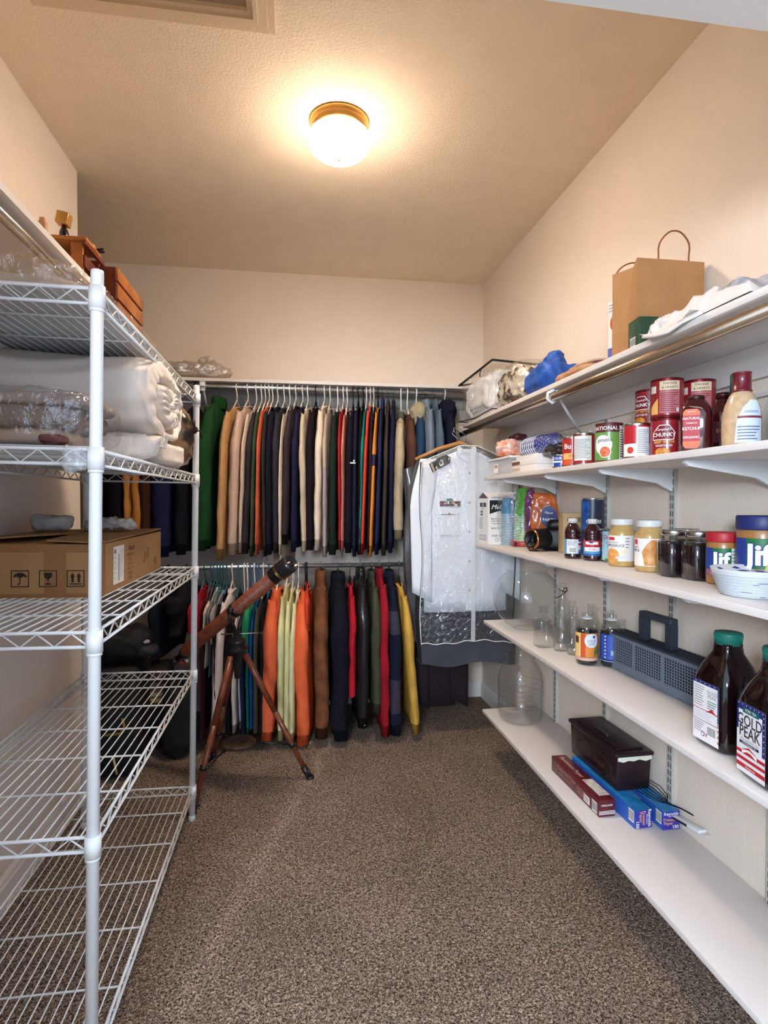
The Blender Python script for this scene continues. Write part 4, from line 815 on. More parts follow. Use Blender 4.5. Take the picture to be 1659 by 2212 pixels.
# ------------------------------------------------------------------ luggage in the alcove
LUG = M('#0e0d10', .7, bump=.3, bs=60, var=.3); DK = M('#1a181c', .85, var=.3, vs=10)
o = thing('suitcase', 'upright black suitcase in the alcove behind the end of the left wall', 'suitcase', (-.90, 2.93, 0))
b = MB(); b.box((0, 0, .27), (.34, .24, .52), LUG, .035); b.build('shell', o)
b = MB(); b.box((0, -.124, .24), (.26, .02, .32), LUG, .012); b.build('front_pocket', o)
b = MB(); b.tube([(.10, -.135, .30), (.11, -.14, .26), (.09, -.138, .23), (.02, -.137, .225)], .006, M('#9a8030', .6), 6); b.tube([(.06, -.136, .12), (.07, -.14, .07), (.075, -.137, .04)], .005, M('#c9b98a', .6), 6); b.build('yellow_tag_strap', o)
b = MB(); b.tube([(-.07, 0, .52), (-.07, 0, .55), (.07, 0, .55), (.07, 0, .52)], .009, LUG, 8)
for x in (-.12, .12): b.lathe([(0, -.01), (.02, -.01), (.02, .01), (0, .01)], DK, 14, (x, -.06, .02), T=None)
b.build('handle', o)
o = thing('backpack', 'black backpack with a thin loop handle on top of the black suitcase', 'backpack', (-.83, 2.90, .565))
b = MB(); b.lump((.27, .2, .15), LUG, .7, .015, 10, 3, c=(0, 0, .07), ridge=.2); b.lump((.1, .1, .05), M('#2a282c', .7), .7, .01, 12, 5, c=(.12, -.03, .03)); b.build('body', o)
b = MB(); b.tube([(-.02+.06*math.cos(PI*k/12), -.02, .12+.07*math.sin(PI*k/12)) for k in range(13)], .003, DK, 6); b.build('loop_handle', o)
b = MB(); b.lump((.08, .04, .016), M('#a69aa0', .6), .7, .004, 20, 2, c=(.1, -.05, .075), nu=14, nv=8); b.build('pale_strap', o)
o = thing('duffel_bag', 'tall dark green-black duffel bag on the floor behind the rack', 'bag', (-.60, 3.08, 0))
b = MB(); b.lump((.15, .22, .40), M('#171a1c', .85, var=.3, vs=8), .5, .015, 7, 8, c=(0, 0, .2), ridge=.3); b.build('body', o)
b = MB(); b.tube([(-.04, -.08, .37), (-.03, -.1, .44), (.03, -.1, .44), (.04, -.08, .37)], .007, DK, 6); b.build('handle', o)
o = thing('folded_blankets', 'small stack of tan and cream folded blankets on a black bin in the alcove', 'blankets', (-.765, 3.28, .225))
for i, (c, hh) in enumerate((('#c9b27a', .035), ('#e0d2a8', .03), ('#8b7a6c', .05), ('#6d5c54', .08))):
    b = MB(); b.lump((.20-.01*i, .2, hh), fab(c), .4, .004, 12, i, c=(0, 0, .017+sum((.035, .03, .05, .08)[:i])+(hh/2-.017))); b.build('folded_blanket', o)
o = thing('storage_bin', 'black storage bin under the folded blankets in the alcove', 'bin', (-.765, 3.28, 0))
b = MB(); b.box((0, 0, .105), (.26, .26, .20), M('#151316', .6), .01, taper=1.06); b.build('body', o); b = MB(); b.box((0, 0, .214), (.29, .29, .018), M('#151316', .6), .006); b.build('lid', o)

# ------------------------------------------------------------------ generic pantry builders
TIN = M('#bfbfbc', .25, metal=1)
def can(label, x, y, z, r, h, base, ops, group=None, off=0, name='food_can', topc=None):
    o = thing(name, label, 'can', (x, y, z), face(x, y)+off, group); b = MB()
    b.lathe([(0, .001), (r*.93, .001), (r*1.0, 0), (r*1.015, .002), (r*1.0, .004), (r*.985, .006), (r*.985, h-.006), (r, h-.004), (r*1.015, h-.0015), (r*.99, h), (r*.95, h-.0005), (r*.94, h-.004), (0, h-.004)], topc or TIN, 32); b.build('body', o)
    b = MB(); b.lathe([(r*.992, .007), (r*.992, h-.007)], M(base, .35, coat=.3), 32, cap=False); f = cylmap(r*.992, 0, 0); ops(b, f, r, h); b.build('label', o); return o
def jarbody(b, prof, m, n=32, sq=0): b.lathe(prof, m, n, sq=sq)
def bottle(name, label, cat, x, y, z, prof, m, capprof, capm, lab=None, off=0, group=None, sq=0, n=32):
    o = thing(name, label, cat, (x, y, z), face(x, y)+off, group); b = MB(); b.lathe(prof, m, n, sq=sq); b.build('body', o)
    if capprof: b = MB(); b.lathe(capprof, capm, n); b.build('lid', o)
    if lab: b = MB(); lab(b); b.build('label', o)
    return o
R_ = M('#b3202c', .35, coat=.3); CR = M('#efe6d2', .5); YL_ = M('#e8b95a', .5)
Z2, Z3, Z4, Z5, ZT = 1.4288, 1.0858, .7068, .2508, 1.7388
# ---- shelf 2
o = thing('storage_bin', 'small clear plastic bin with white lid at the far end of the can shelf', 'bin', (1.035, 2.62, Z2), 0)
b = MB()
for (c, d) in (((0, -.145, .036), (.16, .002, .072)), ((0, .145, .036), (.16, .002, .072)), ((-.08, 0, .036), (.002, .29, .072)), ((.08, 0, .036), (.002, .29, .072)), ((0, 0, .001), (.16, .29, .002))): b.box(c, d, HAZY)
b.build('body', o)
b = MB(); b.box((0, 0, .078), (.172, .304, .010), M('#e4e4e2', .4), .003); b.build('lid', o)
b = MB(); f = planemap((-.0815, .10, 0), (0, -1, 0), (0, 0, 1)); b.patch(L(f, 1), .03, .09, .012, .055, WHITEPRINT); b.patch(L(f, 2), .04, .08, .035, .05, M('#b8868a', .5)); b.build('sticker', o)
b = MB(); b.lump((.13, .24, .05), M('#d8d8d4', .7, var=.15, vs=30), .5, .003, 20, 2, c=(0, 0, .031)); b.build('contents', o)
o = thing('snack_bag', 'crumpled orange and white snack bag on the clear bin', 'bag', (1.03, 2.64, Z2+.084))
b = MB(); b.lump((.15, .16, .085), M('#e3774f', .3, var=.5, vs=20, hex2='#e9dcd0', coat=.4), .8, .018, 17, 4, c=(0, 0, .045), ridge=.4); b.build('body', o)
b = MB(); b.lump((.07, .09, .03), M('#4a1518', .35, coat=.3), .6, .008, 20, 5, c=(.01, -.03, .095), flat=False); b.build('dark_red_label', o)
# stack of blue cups lying, open end to the left-front
o = thing('cup_stack', 'stack of blue and white patterned paper cups lying in a clear bag', 'cups', (1.045, 2.36, Z2+.072)); CUPB = M('#27408f', .45); CUPW = M('#dfe4ee', .45)
T = Matrix.Rotation(-.22, 4, 'Z') @ Matrix.Rotation(PI/2, 4, 'X') 
T = Matrix.Translation((0, -.02, .047)) @ Matrix.Rotation(.18, 4, 'Z') @ Matrix.Rotation(-PI/2-.06, 4, 'X')
for i in range(7):
    b = MB(); z = .10-.0155*i
    b.lathe([(.0425, z-.0155), (.0435, z-.004)], CUPB, 28, T=T, cap=False); b.lathe([(.0435, z-.004), (.0455, z-.002), (.0455, z), (.042, z)], CUPW, 28, T=T, cap=False)
    if i == 0: b.lathe([(.0435, z), (.030, z-.09), (0, z-.09)], CUPW, 28, T=T, cap=False)
    for k in range(12):
        a = 2*PI*k/12; b.patch(lambda u, v, a=a, z=z: T @ Vector((.0432*math.cos(a+u), .0432*math.sin(a+u), z-.013+v)), 0, .2, 0, .006, CUPW)
    b.build('cup', o)
b = MB(); b.lathe([(.0425, -.008), (.032, -.11), (0, -.11)], CUPB, 28, T=T, cap=False)
for r_i in range(6):
    for k in range(14):
        a = 2*PI*k/14+r_i*.22; z = -.02-.015*r_i; rr = .0428-(.0428-.0325)*(-z-.008)/.1
        b.patch(lambda u, v, a=a, z=z, rr=rr: T @ Vector(((rr)*math.cos(a+u), (rr)*math.sin(a+u), z+v)), 0, .22, 0, .007, CUPW)
b.build('cup', o)
b = MB(); b.lathe([(.02, .13), (.052, .112), (.052, -.0), (.045, -.12), (.01, -.16)], CLEAR, 24, T=T); b.lump((.07, .07, .04), CLEAR, .8, .01, 16, 4, c=T @ Vector((0, 0, -.17)), flat=False); b.build('clear_bag', o)
b = MB(); b.lump((.10, .26, .08), M('#14141a', .3, coat=.5, var=.3), .7, .02, 14, 6, c=(0, 0, .04), ridge=.5); o = b.build('plastic_bag'); o.location = (1.13, 2.36, Z2+.004); tag(o, 'crumpled black plastic bag behind the lying blue cups', 'bag')
b = MB(); b.lump((.05, .16, .045), M('#17171c', .3, coat=.5, var=.3), .7, .012, 16, 2, c=(0, 0, .02), ridge=.4); o = b.build('plastic_bag'); o.location = (.99, 2.10, Z2+.0535); tag(o, 'black plastic wrapper draped over the blue and white tin', 'bag')
for dz, hh, lb in ((0, .026, 'lower flat white carton under the blue cups'), (.027, .026, 'upper flat white carton with brown stripe under the blue cups')):
    o = thing('carton', lb, 'carton', (1.02, 2.30, Z2+dz)); b = MB(); b.box((0, 0, hh/2+.001), (.15, .26, hh), M('#e5e3df', .5), .001); b.build('body', o)
    b = MB(); f = planemap((-.0755, .13, 0), (0, -1, 0), (0, 0, 1)); b.patch(L(f, 1), .0, .09, .006, .02, M('#7a4636' if dz else '#c7b3a0', .5)); b.build('stripe', o)
b = MB(); b.box((0, 0, .009), (.14, .22, .016), M('#dcdbd8', .5), .001); o = b.build('carton'); o.location = (1.03, 2.31, Z2+.054); tag(o, 'thin pale box topmost of the flat cartons, directly under the cups', 'carton')
def ops_dur(b, f, r, h):
    b.patch(L(f, 1), -.034, .034, .006, .045, M('#28489a', .4), 8, 1); b.patch(L(f, 2), -.034, .034, .02, .026, WHITEPRINT, 8, 1)
    b.text(L(f, 3), 'OUR FAM', .0135, 0, .035, WHITEPRINT, .012); b.text(L(f, 3), '7', .02, -.002, .016, WHITEPRINT, .02)
can('short blue and white tin lettered OUR FAM near the flat cartons', .985, 2.03, Z2, .034, .05, '#dfe4ec', ops_dur)
def ops_bush(b, f, r, h):
    b.patch(L(f, 1), -.04, .04, .028, .05, M('#e8b46a', .45), 8, 1); b.patch(L(f, 1), -.04, .0, .008, .028, M('#c9532c', .45), 6, 1)
    b.text(L(f, 2), 'Bush\'s', .026, 0, .074, WHITEPRINT, .02); b.text(L(f, 2), 'BEST', .012, .0, .04, M('#b07a30', .5), .01); b.text(L(f, 2), 'BEANS', .012, .016, .018, WHITEPRINT, .012)
def ops_plain(col, side=0, txt=None, tcol=WHITEPRINT, sz=.016, nut=True):
    def op(b, f, r, h):
        if txt: b.text(L(f, 2), txt, sz, -.002, h*.72, tcol, .015)
        if nut:
            u0 = r*(.25 if side >= 0 else -1.2); b.patch(L(f, 1), u0, u0+r*1.1, h*.12, h*.88, M(col, .5), 8, 1); lines(b, f, u0+.003, u0+r*1.05, h*.16, h*.84, 11, GREYPRINT)
    return op
can('small red can of beans, far left of the soup cans', 1.05, 2.135, Z2, .034, .102, '#a8302c', ops_plain('#e8e0c8', 0))
can('red and yellow can of beans beside the small red one', 1.0, 1.975, Z2, .0365, .11, '#b02a26', ops_bush)
can('red can turned to its white nutrition panel', .985, 1.865, Z2, .0365, .11, '#a32226', lambda b, f, r, h: (b.patch(L(f, 1), -r*1.0, r*.75, .016, h-.01, M('#e6e4dc', .5), 10, 1), lines(b, f, -r*.95, r*.7, .022, h-.02, 14, GREYPRINT)))
def ops_veg(b, f, r, h):
    b.patch(L(f, 1), -.05, .05, h-.03, h-.007, M('#5a2326', .4), 10, 1); b.text(L(f, 2), 'NATIONAL', .0165, -.014, h-.018, WHITEPRINT, .014)
    b.disc(L(f, 1), -.02, .056, .03, WHITEPRINT, 24); b.text(L(f, 2), 'getable', .0165, -.014, .07, BLACKPRINT, .005); b.disc(L(f, 2), -.012, .033, .019, WHITEPRINT, 20); b.disc(L(f, 3), -.012, .033, .0165, M('#c2452c', .5, var=.5, vs=160, hex2='#e08a5a'), 20)
    b.patch(L(f, 1), .034, .06, .008, h-.01, WHITEPRINT, 5, 1); lines(b, f, .036, .058, .015, h-.02, 12, BLACKPRINT)
can('tall green vegetable soup can with a bowl picture, left of the red and white cans', .995, 1.72, Z2, .0425, .125, '#6a9a48', ops_veg, topc=M('#5a2326', .4))
def ops_nutg(b, f, r, h): b.patch(L(f, 1), -.03, .03, .01, h-.01, WHITEPRINT, 8, 1); lines(b, f, -.026, .028, .016, h-.016, 13, BLACKPRINT)
can('tall green-rimmed can behind the vegetable soup can, nutrition panel showing', 1.085, 1.755, Z2, .040, .125, '#5f8f42', ops_nutg, off=.3)
def ops_red(b, f, r, h): b.patch(L(f, 1), -.05, .05, .008, .045, WHITEPRINT, 10, 1); b.patch(L(f, 2), .0, .04, .012, h-.012, M('#e3e6e8', .5), 6, 1); lines(b, f, .002, .038, .016, h-.018, 12, GREYPRINT, 3); b.disc(L(f, 2), -.018, .026, .010, M('#c8402e', .5), 12)
can('red and white soup can left of the dark red chunky soup stacks', 1.0, 1.575, Z2, .036, .105, '#b51f2a', ops_red)
can('second red and white soup can, set back against the chunky soup', 1.085, 1.64, Z2, .036, .105, '#b51f2a', ops_red, off=-.2)
CH = '#8c1a24'
def ops_chunk(front):
    def op(b, f, r, h):
        if front:
            u = -.008; hexp = [(-.034, .07), (-.022, .078), (-.012, .086), (.004, .086), (.014, .078), (.026, .07), (.022, .056), (-.03, .056)]
            b.poly(L(f, 1), [(u-.036+.004, .068), (u-.012, .09), (u+.014, .09), (u+.030, .068), (u+.026, .048), (u-.032, .048)], WHITEPRINT)
            b.poly(L(f, 2), [(u-.030, .067), (u-.011, .088), (u+.013, .088), (u+.028, .067), (u+.024, .05), (u-.030, .05)], M('#7a1620', .4))
            b.text(L(f, 3), 'CHUNKY', .0145, u, .062, WHITEPRINT, .02); b.text(L(f, 3), "Campbell's", .009, u, .077, WHITEPRINT, .008, shear=.3)
            b.text(L(f, 3), 'BEEF WITH', .011, u, .042, YL_, .012); b.text(L(f, 3), 'VEGETABLES', .008, u, .032, WHITEPRINT, .008)
            b.disc(L(f, 2), u-.004, .014, .02, M('#d8a040', .5, var=.6, vs=120, hex2='#b5642c'), 16, .012)
            b.patch(L(f, 2), .030, .055, .01, .1, M('#a85a5c', .5), 5, 1); lines(b, f, .031, .054, .014, .098, 11, M('#d8b9a0', .5), 3)
        else:
            b.patch(L(f, 1), -.02, .034, .012, h-.036, M('#b46a6c', .5), 8, 1); b.patch(L(f, 1), -.02, .034, h-.034, h-.009, M('#d9c6a2', .5), 8, 1); lines(b, f, -.018, .032, .016, h-.04, 10, M('#7a1a22', .5)); b.text(L(f, 2), 'THICKER', .009, .007, h-.016, BR_, .008); b.text(L(f, 2), '& HEARTY', .009, .007, h-.027, BR_, .008)
            b.text(L(f, 2), '8', .016, .028, .02, WHITEPRINT, .02)
            b.poly(L(f, 1), [(-.05, .03), (-.024, .055), (-.024, .01), (-.05, .01)], M('#d8a45a', .5)); b.patch(L(f, 1), -.052, -.03, .07, .09, M('#e5d8c8', .5), 3, 1)
    return op
BR_ = M('#5a2a20', .6)
rc_ = M('#6e1a20', .3, metal=.6)
for (x, y, zz, fr, lb, off) in ((1.045, 1.50, 0, True, 'dark red chunky soup can, bottom of the front stack', 0), (1.045, 1.50, .1105, False, 'dark red chunky soup can, top of the front stack', 0),
   (1.095, 1.655, 0, True, 'dark red chunky soup can, bottom of the left rear stack', 0), (1.095, 1.655, .1105, True, 'dark red chunky soup can, top of the left rear stack', -.5),
   (1.145, 1.50, 0, True, 'dark red chunky soup can, bottom of the right rear stack behind the ketchup', .3), (1.145, 1.50, .1105, False, 'red and gold chunky soup can, top of the right rear stack', 0)):
    can(lb, x, y, Z2+zz, .0435, .110, CH, ops_chunk(fr), 'chunky soup cans', off, topc=rc_)
KR = M('#400c11', .12, coat=.8, spec=.6)
def klab(b):
    f = planemap((-.0335, -.0374, .0), (1, 0, 0), (0, 0, 1)); pts = [(.004, .02), (.01, .012), (.037, .012), (.043, .02), (.043, .104), (.037, .112), (.01, .112), (.004, .104)]
    b.poly(L(f, 1), pts, M('#e0673c', .5)); b.patch(L(f, 2), .004, .043, .03, .096, M('#b02530', .5)); b.text(L(f, 3), 'NATURAL', .0085, .0235, .088, WHITEPRINT, .01, sx=1.05); b.text(L(f, 3), 'KETCHUP', .0105, .0235, .062, WHITEPRINT, .014, sx=.9); b.text(L(f, 3), 'ORGANIC', .0085, .0235, .04, WHITEPRINT, .01); b.text(L(f, 3), 'TOMATO', .006, .0235, .076, WHITEPRINT, .005); b.text(L(f, 3), 'NET WT', .005, .0235, .105, WHITEPRINT)
bottle('ketchup_bottle', 'ketchup bottle with orange and red label in front of the soup cans', 'bottle', 1.03, 1.36, Z2, [(0, 0), (.034, 0), (.037, .004), (.037, .10), (.034, .118), (.026, .130), (.022, .134), (.022, .138), (0, .138)], KR, [(0, .138), (.02, .138), (.02, .148), (.018, .15), (0, .15)], M('#3a0c10', .4), klab, sq=5)
for x, y, lb in ((1.12, 1.375, 'dark red sauce bottle behind the ketchup'), (1.10, 1.29, 'dark red sauce bottle between ketchup and creamy dressing')):
    bottle('sauce_bottle', lb, 'bottle', x, y, Z2, [(0, 0), (.033, 0), (.036, .004), (.036, .1), (.03, .12), (.018, .135), (.016, .15), (0, .15)], KR, [(0, .15), (.0175, .15), (.0175, .163), (0, .165)], M('#3a0c10', .4), lambda b: (b.lathe([(.0363, .03), (.0363, .085)], M('#4a1418', .5), 32, cap=False), b.text(L(cylmap(.0363, 0, 0), 2), 'BBQ', .016, 0, .06, M('#b06a58', .5), .01)))
bottle('sauce_bottle', 'dark bottle with a green cap behind the creamy dressing', 'bottle', 1.125, 1.325, Z2, [(0, 0), (.03, 0), (.032, .004), (.032, .1), (.026, .13), (.015, .15), (.015, .158), (0, .158)], M('#2a0e12', .12, coat=.6), [(0, .155), (.0205, .155), (.0205, .2), (.019, .203), (0, .203)], M('#1f7a5a', .35), lambda b: b.text(L(cylmap(.0207, 0, 0), 2), 'Z', .016, 0, .178, WHITEPRINT, .02))
def dlab(b):
    f = cylmap(.0415, .35, 0); b.poly(L(f, 1), [(-.028, .01), (.034, .01), (.034, .06), (.03, .085), (.018, .105), (.004, .108), (-.012, .09), (-.024, .06)], M('#c9d4e0', .5)); b.patch(L(f, 2), -.022, .034, .066, .071, M('#7a2a36', .5), 5, 1); lines(b, f, -.022, .03, .015, .05, 5, M('#5a6590', .5)); b.text(L(f, 2), 'DRESSING', .007, .006, .08, M('#5a6590', .5), .004)
bottle('salad_dressing', 'creamy tan salad dressing bottle with a maroon cap', 'bottle', 1.03, 1.205, Z2, [(0, 0), (.036, 0), (.040, .005), (.041, .03), (.0405, .075), (.035, .1), (.026, .122), (.02, .13), (.018, .132), (0, .132)], M('#c2a480', .25, var=.12, vs=60, coat=.3), [(0, .131), (.0215, .131), (.0215, .135), (.02, .136), (.0195, .172), (.0205, .173), (.0205, .176), (0, .176)], M('#6a1824', .35, coat=.3), dlab)
bottle('sauce_bottle', 'dark bottle at the right edge beyond the creamy dressing', 'bottle', 1.10, 1.12, Z2, [(0, 0), (.033, 0), (.036, .004), (.036, .1), (.03, .12), (.016, .14), (.016, .15), (0, .15)], KR, [(0, .15), (.018, .15), (.018, .17), (0, .17)], M('#3a0c10', .4), None)
# ---- shelf 3
o = thing('carton', 'white and black coffee filter carton overhanging the far end of the jar shelf', 'carton', (1.05, 2.885, Z3), .0)
mw, md, mh = .175, .17, .235; MW = M('#e3e3e1', .5)
b = MB(); b.box((0, 0, mh/2), (mw, md, mh), MW)
b.add([(-mw/2, -md/2, mh), (-mw/2, md/2, mh), (-mw/2, 0, mh+.032), (mw/2, -md/2, mh), (mw/2, md/2, mh), (mw/2, 0, mh+.032)], [(3, 0, 2, 5), (1, 4, 5, 2)], MW); b.build('body', o)
b = MB(); b.add([(-mw/2+.004, -md/2+.01, mh), (-mw/2+.004, md/2-.01, mh), (-mw/2+.004, 0, mh+.028)], [(0, 2, 1)], M('#4a2c26', .6)); b.build('open_gable', o)
b = MB(); f = planemap((-mw/2, -md/2, 0), (1, 0, 0), (0, 0, 1)); s = planemap((-mw/2, md/2, 0), (0, -1, 0), (0, 0, 1))
b.poly(L(f, 1), [(.008, .225), (.17, .225), (.17, .16), (.09, .172), (.05, .168), (.008, .155)], BLACKPRINT); b.text(L(f, 2), 'Melitta', .034, .066, .19, WHITEPRINT, .004, shear=.35)
for i, (t, z) in enumerate((('Melitta USA, Inc.', .13), ('13925 58th St. N.', .118), ('Clearwater, FL', .106), ('MADE IN USA', .082))): b.text(L(f, 1), t, .0105, .052 if i < 3 else .05, z, BLACKPRINT, .008)
b.text(L(f, 1), 'CASE QTY', .0145, .05, .044, BLACKPRINT, .006)
for (a, c, d, e) in ((.04, .056, .016, .0175), (.04, .056, .0305, .032), (.04, .0415, .016, .032), (.0545, .056, .016, .032)): b.patch(L(f, 2), a, c, d, e, BLACKPRINT)
b.patch(L(s, 1), .04, .14, .19, .212, BLACKPRINT); b.disc(L(s, 2), .09, .201, .011, M('#9a9a98', .5)); b.patch(L(s, 1), .05, .085, .145, .17, BLACKPRINT); b.text(L(s, 2), '44', .02, .067, .157, WHITEPRINT, .02); lines(b, s, .03, .1, .075, .138, 9, GREYPRINT); b.patch(L(s, 1), .03, .14, .018, .045, GREYPRINT); b.patch(L(s, 2), .034, .136, .021, .042, LTGREY); b.text(L(s, 1), 'FILTERS', .012, .085, .18, BLACKPRINT, .005); b.build('print', o)
def cupstack(label, x, y, z, c, solid, n, r=.036, h=.075, group='bagged cup stacks', pitch=.0052):
    o = thing('cup_stack', label, 'cups', (x, y, z), 0, group); m = M(c, .4, coat=.3); rim = M('#eef2ea', .45)
    b = MB()
    for i in range(n):
        zz = i*pitch; b.lathe([(r*.985, zz+pitch*.45), (r*1.0, zz), (r*1.07, zz+pitch*.1), (r*1.06, zz+pitch*.42)], rim, 24, cap=False); b.lathe([(r*.98, zz+pitch*.3), (r*.97, zz+pitch*1.1)], m, 24, cap=False)
    b.build('nested_cups', o)
    b = MB(); zz = n*pitch; b.lathe([(r*1.0, zz), (r*.76, zz+h), (r*.72, zz+h+.001), (r*.7, zz+h-.004), (0, zz+h-.004)], m, 28, cap=False); b.build('top_cup', o)
    return o, zz+h
ZR3 = Z3+.028
def redbox(label, x, y, z):
    o = thing('carton', label, 'carton', (x, y, z), -.15); b = MB(); b.box((0, 0, .0125), (.10, .07, .025), M('#b5202a', .4), .001); b.build('body', o)
    b = MB(); f = planemap((-.05, -.0355, 0), (1, 0, 0), (0, 0, 1)); b.patch(L(f, 1), .0, .014, .004, .022, BLACKPRINT); b.text(L(f, 1), 'CUTLERY', .010, .05, .016, WHITEPRINT, .01); lines(b, f, .03, .09, .004, .01, 2, YL_); b.build('print', o)
redbox('small flat red carton under the green cup stack', 1.095, 2.67, Z3)
cupstack('stack of inverted bright green party cups in clear film', 1.095, 2.67, ZR3-.002, '#5fae44', 1, 16, r=.042, h=.13, pitch=.0078)
cupstack('stack of inverted white and blue cups left of the green cups', 1.058, 2.775, Z3, '#3f93c0', 1, 20, r=.034, h=.075, pitch=.008)
o = bpy.data.objects.new('tmp', None)
b = MB(); b.lump((.17, .17, .31), CLEAR, .6, .018, 12, 3, c=(0, 0, .157), ridge=.4, nu=44, nv=30); o = b.build('plastic_bag'); o.location = (1.082, 2.715, Z3+.001); tag(o, 'tall clear plastic bag around the green and blue cup stacks', 'bag')
o = thing('snack_bag', 'orange, purple and navy glossy party bag behind the camera', 'bag', (1.145, 2.56, Z3), -.3)
b = MB(); b.lump((.13, .07, .26), M('#c8682e', .3, coat=.5, var=.3), .55, .012, 14, 4, c=(.01, 0, .13), ridge=.3); b.lump((.05, .06, .28), M('#6b2a5a', .3, coat=.5, var=.3), .6, .01, 16, 8, c=(-.055, .01, .14), ridge=.3); b.build('body', o)
b = MB(); f = planemap((-.02, -.047, .10), (1, 0, -.05), (0, 0, 1)); b.disc(L(f, 1), .045, .05, .038, M('#1f2a6a', .35, coat=.4), 20, .05); b.text(L(f, 3), 'PARTY', .02, .045, .035, WHITEPRINT, .01); b.text(L(f, 3), 'Planet', .015, .045, .068, WHITEPRINT, .003, shear=.3); b.build('navy_label', o)
# camera
o = thing('film_camera', 'black camera with a copper-ringed lens lying beside the cup stacks', 'camera', (1.12, 2.43, Z3), -.5); CBK = M('#121114', .45, var=.3, bump=.3)
b = MB(); b.lump((.13, .10, .10), CBK, .45, .006, 14, 4, c=(.02, .02, .05)); b.lump((.08, .07, .05), CBK, .6, .006, 16, 6, c=(.03, .02, .115), flat=False); b.build('body', o)
T = Matrix.Translation((-.035, -.03, .052)) @ Matrix.Rotation(-.75, 4, 'Z') @ Matrix.Rotation(PI/2, 4, 'X')
b = MB(); b.lathe([(.044, -.03), (.047, .045), (.045, .055), (.038, .055), (.034, .03), (.018, .012), (0, .012)], CBK, 32, T=T, cap=False); b.lathe([(.038, .0555), (.0455, .0555), (.047, .050), (.0472, .044), (.0455, .044)], M('#b57c56', .25, metal=1), 32, T=T, cap=False); b.disc(lambda u, v: T @ Vector((u, v, .02)), 0, 0, .03, M('#0a0a14', .05, coat=1)); b.build('lens', o)
b = MB(); b.tube([(-.07, -.06, .06), (-.09, -.07, .03), (-.075, -.085, .004), (-.04, -.08, .003)], .004, CBK, 6); b.tube([(.08, .0, .1), (.11, .01, .13), (.14, .05, .1)], .003, CBK, 6); b.build('strap', o)
o = thing('carton', 'small pale wooden-coloured carton behind the left juice bottle', 'carton', (1.165, 2.31, Z3), -.1); b = MB(); b.box((0, 0, .085), (.09, .06, .17), M('#c7ab7c', .6, var=.05), .002); b.build('body', o); b = MB(); f = planemap((-.045, -.0305, 0), (1, 0, 0), (0, 0, 1)); b.text(L(f, 1), 'CAFE', .026, .045, .14, BLACKPRINT, .01); b.build('print', o)
def ops_bluecan(b, f, r, h): b.patch(L(f, 1), -.05, -.012, .01, h-.01, M('#2a6ac0', .35, var=.4, vs=40, hex2='#12305a'), 6, 1); b.text(L(f, 2), 'COFFEE', .018, .005, h*.6, WHITEPRINT, .01); lines(b, f, -.01, .05, .02, h*.5, 7, LTGREY)
can('tall navy blue coffee can against the wall behind the juice bottles', 1.17, 2.14, Z3, .044, .232, '#15203c', ops_bluecan)
JU = M('#300b12', .08, coat=.9, spec=.6)
def julab(b):
    f = cylmap(.0304, 0, 0); b.lathe([(.0302, .018), (.0302, .075)], M('#5a9ac8', .4), 32, cap=False); b.patch(L(f, 1), -.048, .04, .05, .075, M('#c02a34', .4), 12, 1); b.patch(L(f, 2), -.026, .022, .06, .07, WHITEPRINT, 6, 1); b.disc(L(f, 3), -.003, .0685, .008, M('#1a2a6a', .4), 12, .004)
    b.patch(L(f, 1), -.03, .03, .035, .05, WHITEPRINT, 8, 1); b.text(L(f, 3), 'Cran', .012, 0, .043, M('#b0305a', .4), .01); b.patch(L(f, 1), -.048, .04, .019, .026, M('#2a5a9a', .4), 12, 1)
for x, y, off, lb in ((1.055, 2.08, 1.1, 'cranberry juice bottle with its barcode turned to the aisle, left of the pair'), (1.09, 1.995, 0, 'cranberry juice bottle showing its red and blue front label, right of the pair')):
    o = bottle('juice_bottle', lb, 'bottle', x, y, Z3, [(0, 0), (.029, 0), (.031, .006), (.031, .012), (.0295, .017), (.0295, .078), (.031, .084), (.031, .09), (.0285, .093), (.031, .097), (.029, .112), (.02, .128), (.0155, .133), (.0155, .138), (0, .138)], JU, [(0, .136), (.0175, .136), (.0175, .152), (.0165, .154), (0, .154)], M('#dcd8d4', .45), julab, off=off, group='cranberry juice bottles')
    if off: b = MB(); f = cylmap(.0306, -1.1, 0); b.patch(L(f, 3), -.022, .022, .02, .074, M('#dfe2e6', .4), 8, 1); barcode(b, f, -.012, .012, .022, .045, 4); lines(b, f, -.018, .018, .05, .07, 4, GREYPRINT, 4); b.build('barcode_panel', o)
def ops_dole(b, f, r, h): b.text(L(f, 2), 'Dole', .022, -.014, h-.028, M('#c02a30', .4), .014); b.text(L(f, 2), 'Tropical', .012, -.008, h-.048, M('#5a8a4a', .4), .005); b.text(L(f, 2), 'Gold', .012, -.008, h-.06, M('#5a8a4a', .4), .005); b.disc(L(f, 1), .0, .02, .022, M('#e8a84a', .4), 16, .015); b.patch(L(f, 2), -.03, .04, .006, .014, M('#3f8a50', .4), 8, 1)
can('light blue pineapple can behind the right cranberry bottle', 1.135, 1.93, Z3, .038, .118, '#9cc6de', ops_dole)
can('second light blue can behind the applesauce jars', 1.185, 1.875, Z3, .036, .112, '#8fb6c8', lambda b, f, r, h: b.patch(L(f, 1), -.05, .02, h-.03, h-.008, M('#5a8a4a', .4), 8, 1))
SAU = M('#c2a063', .15, coat=.6, var=.1, vs=40)
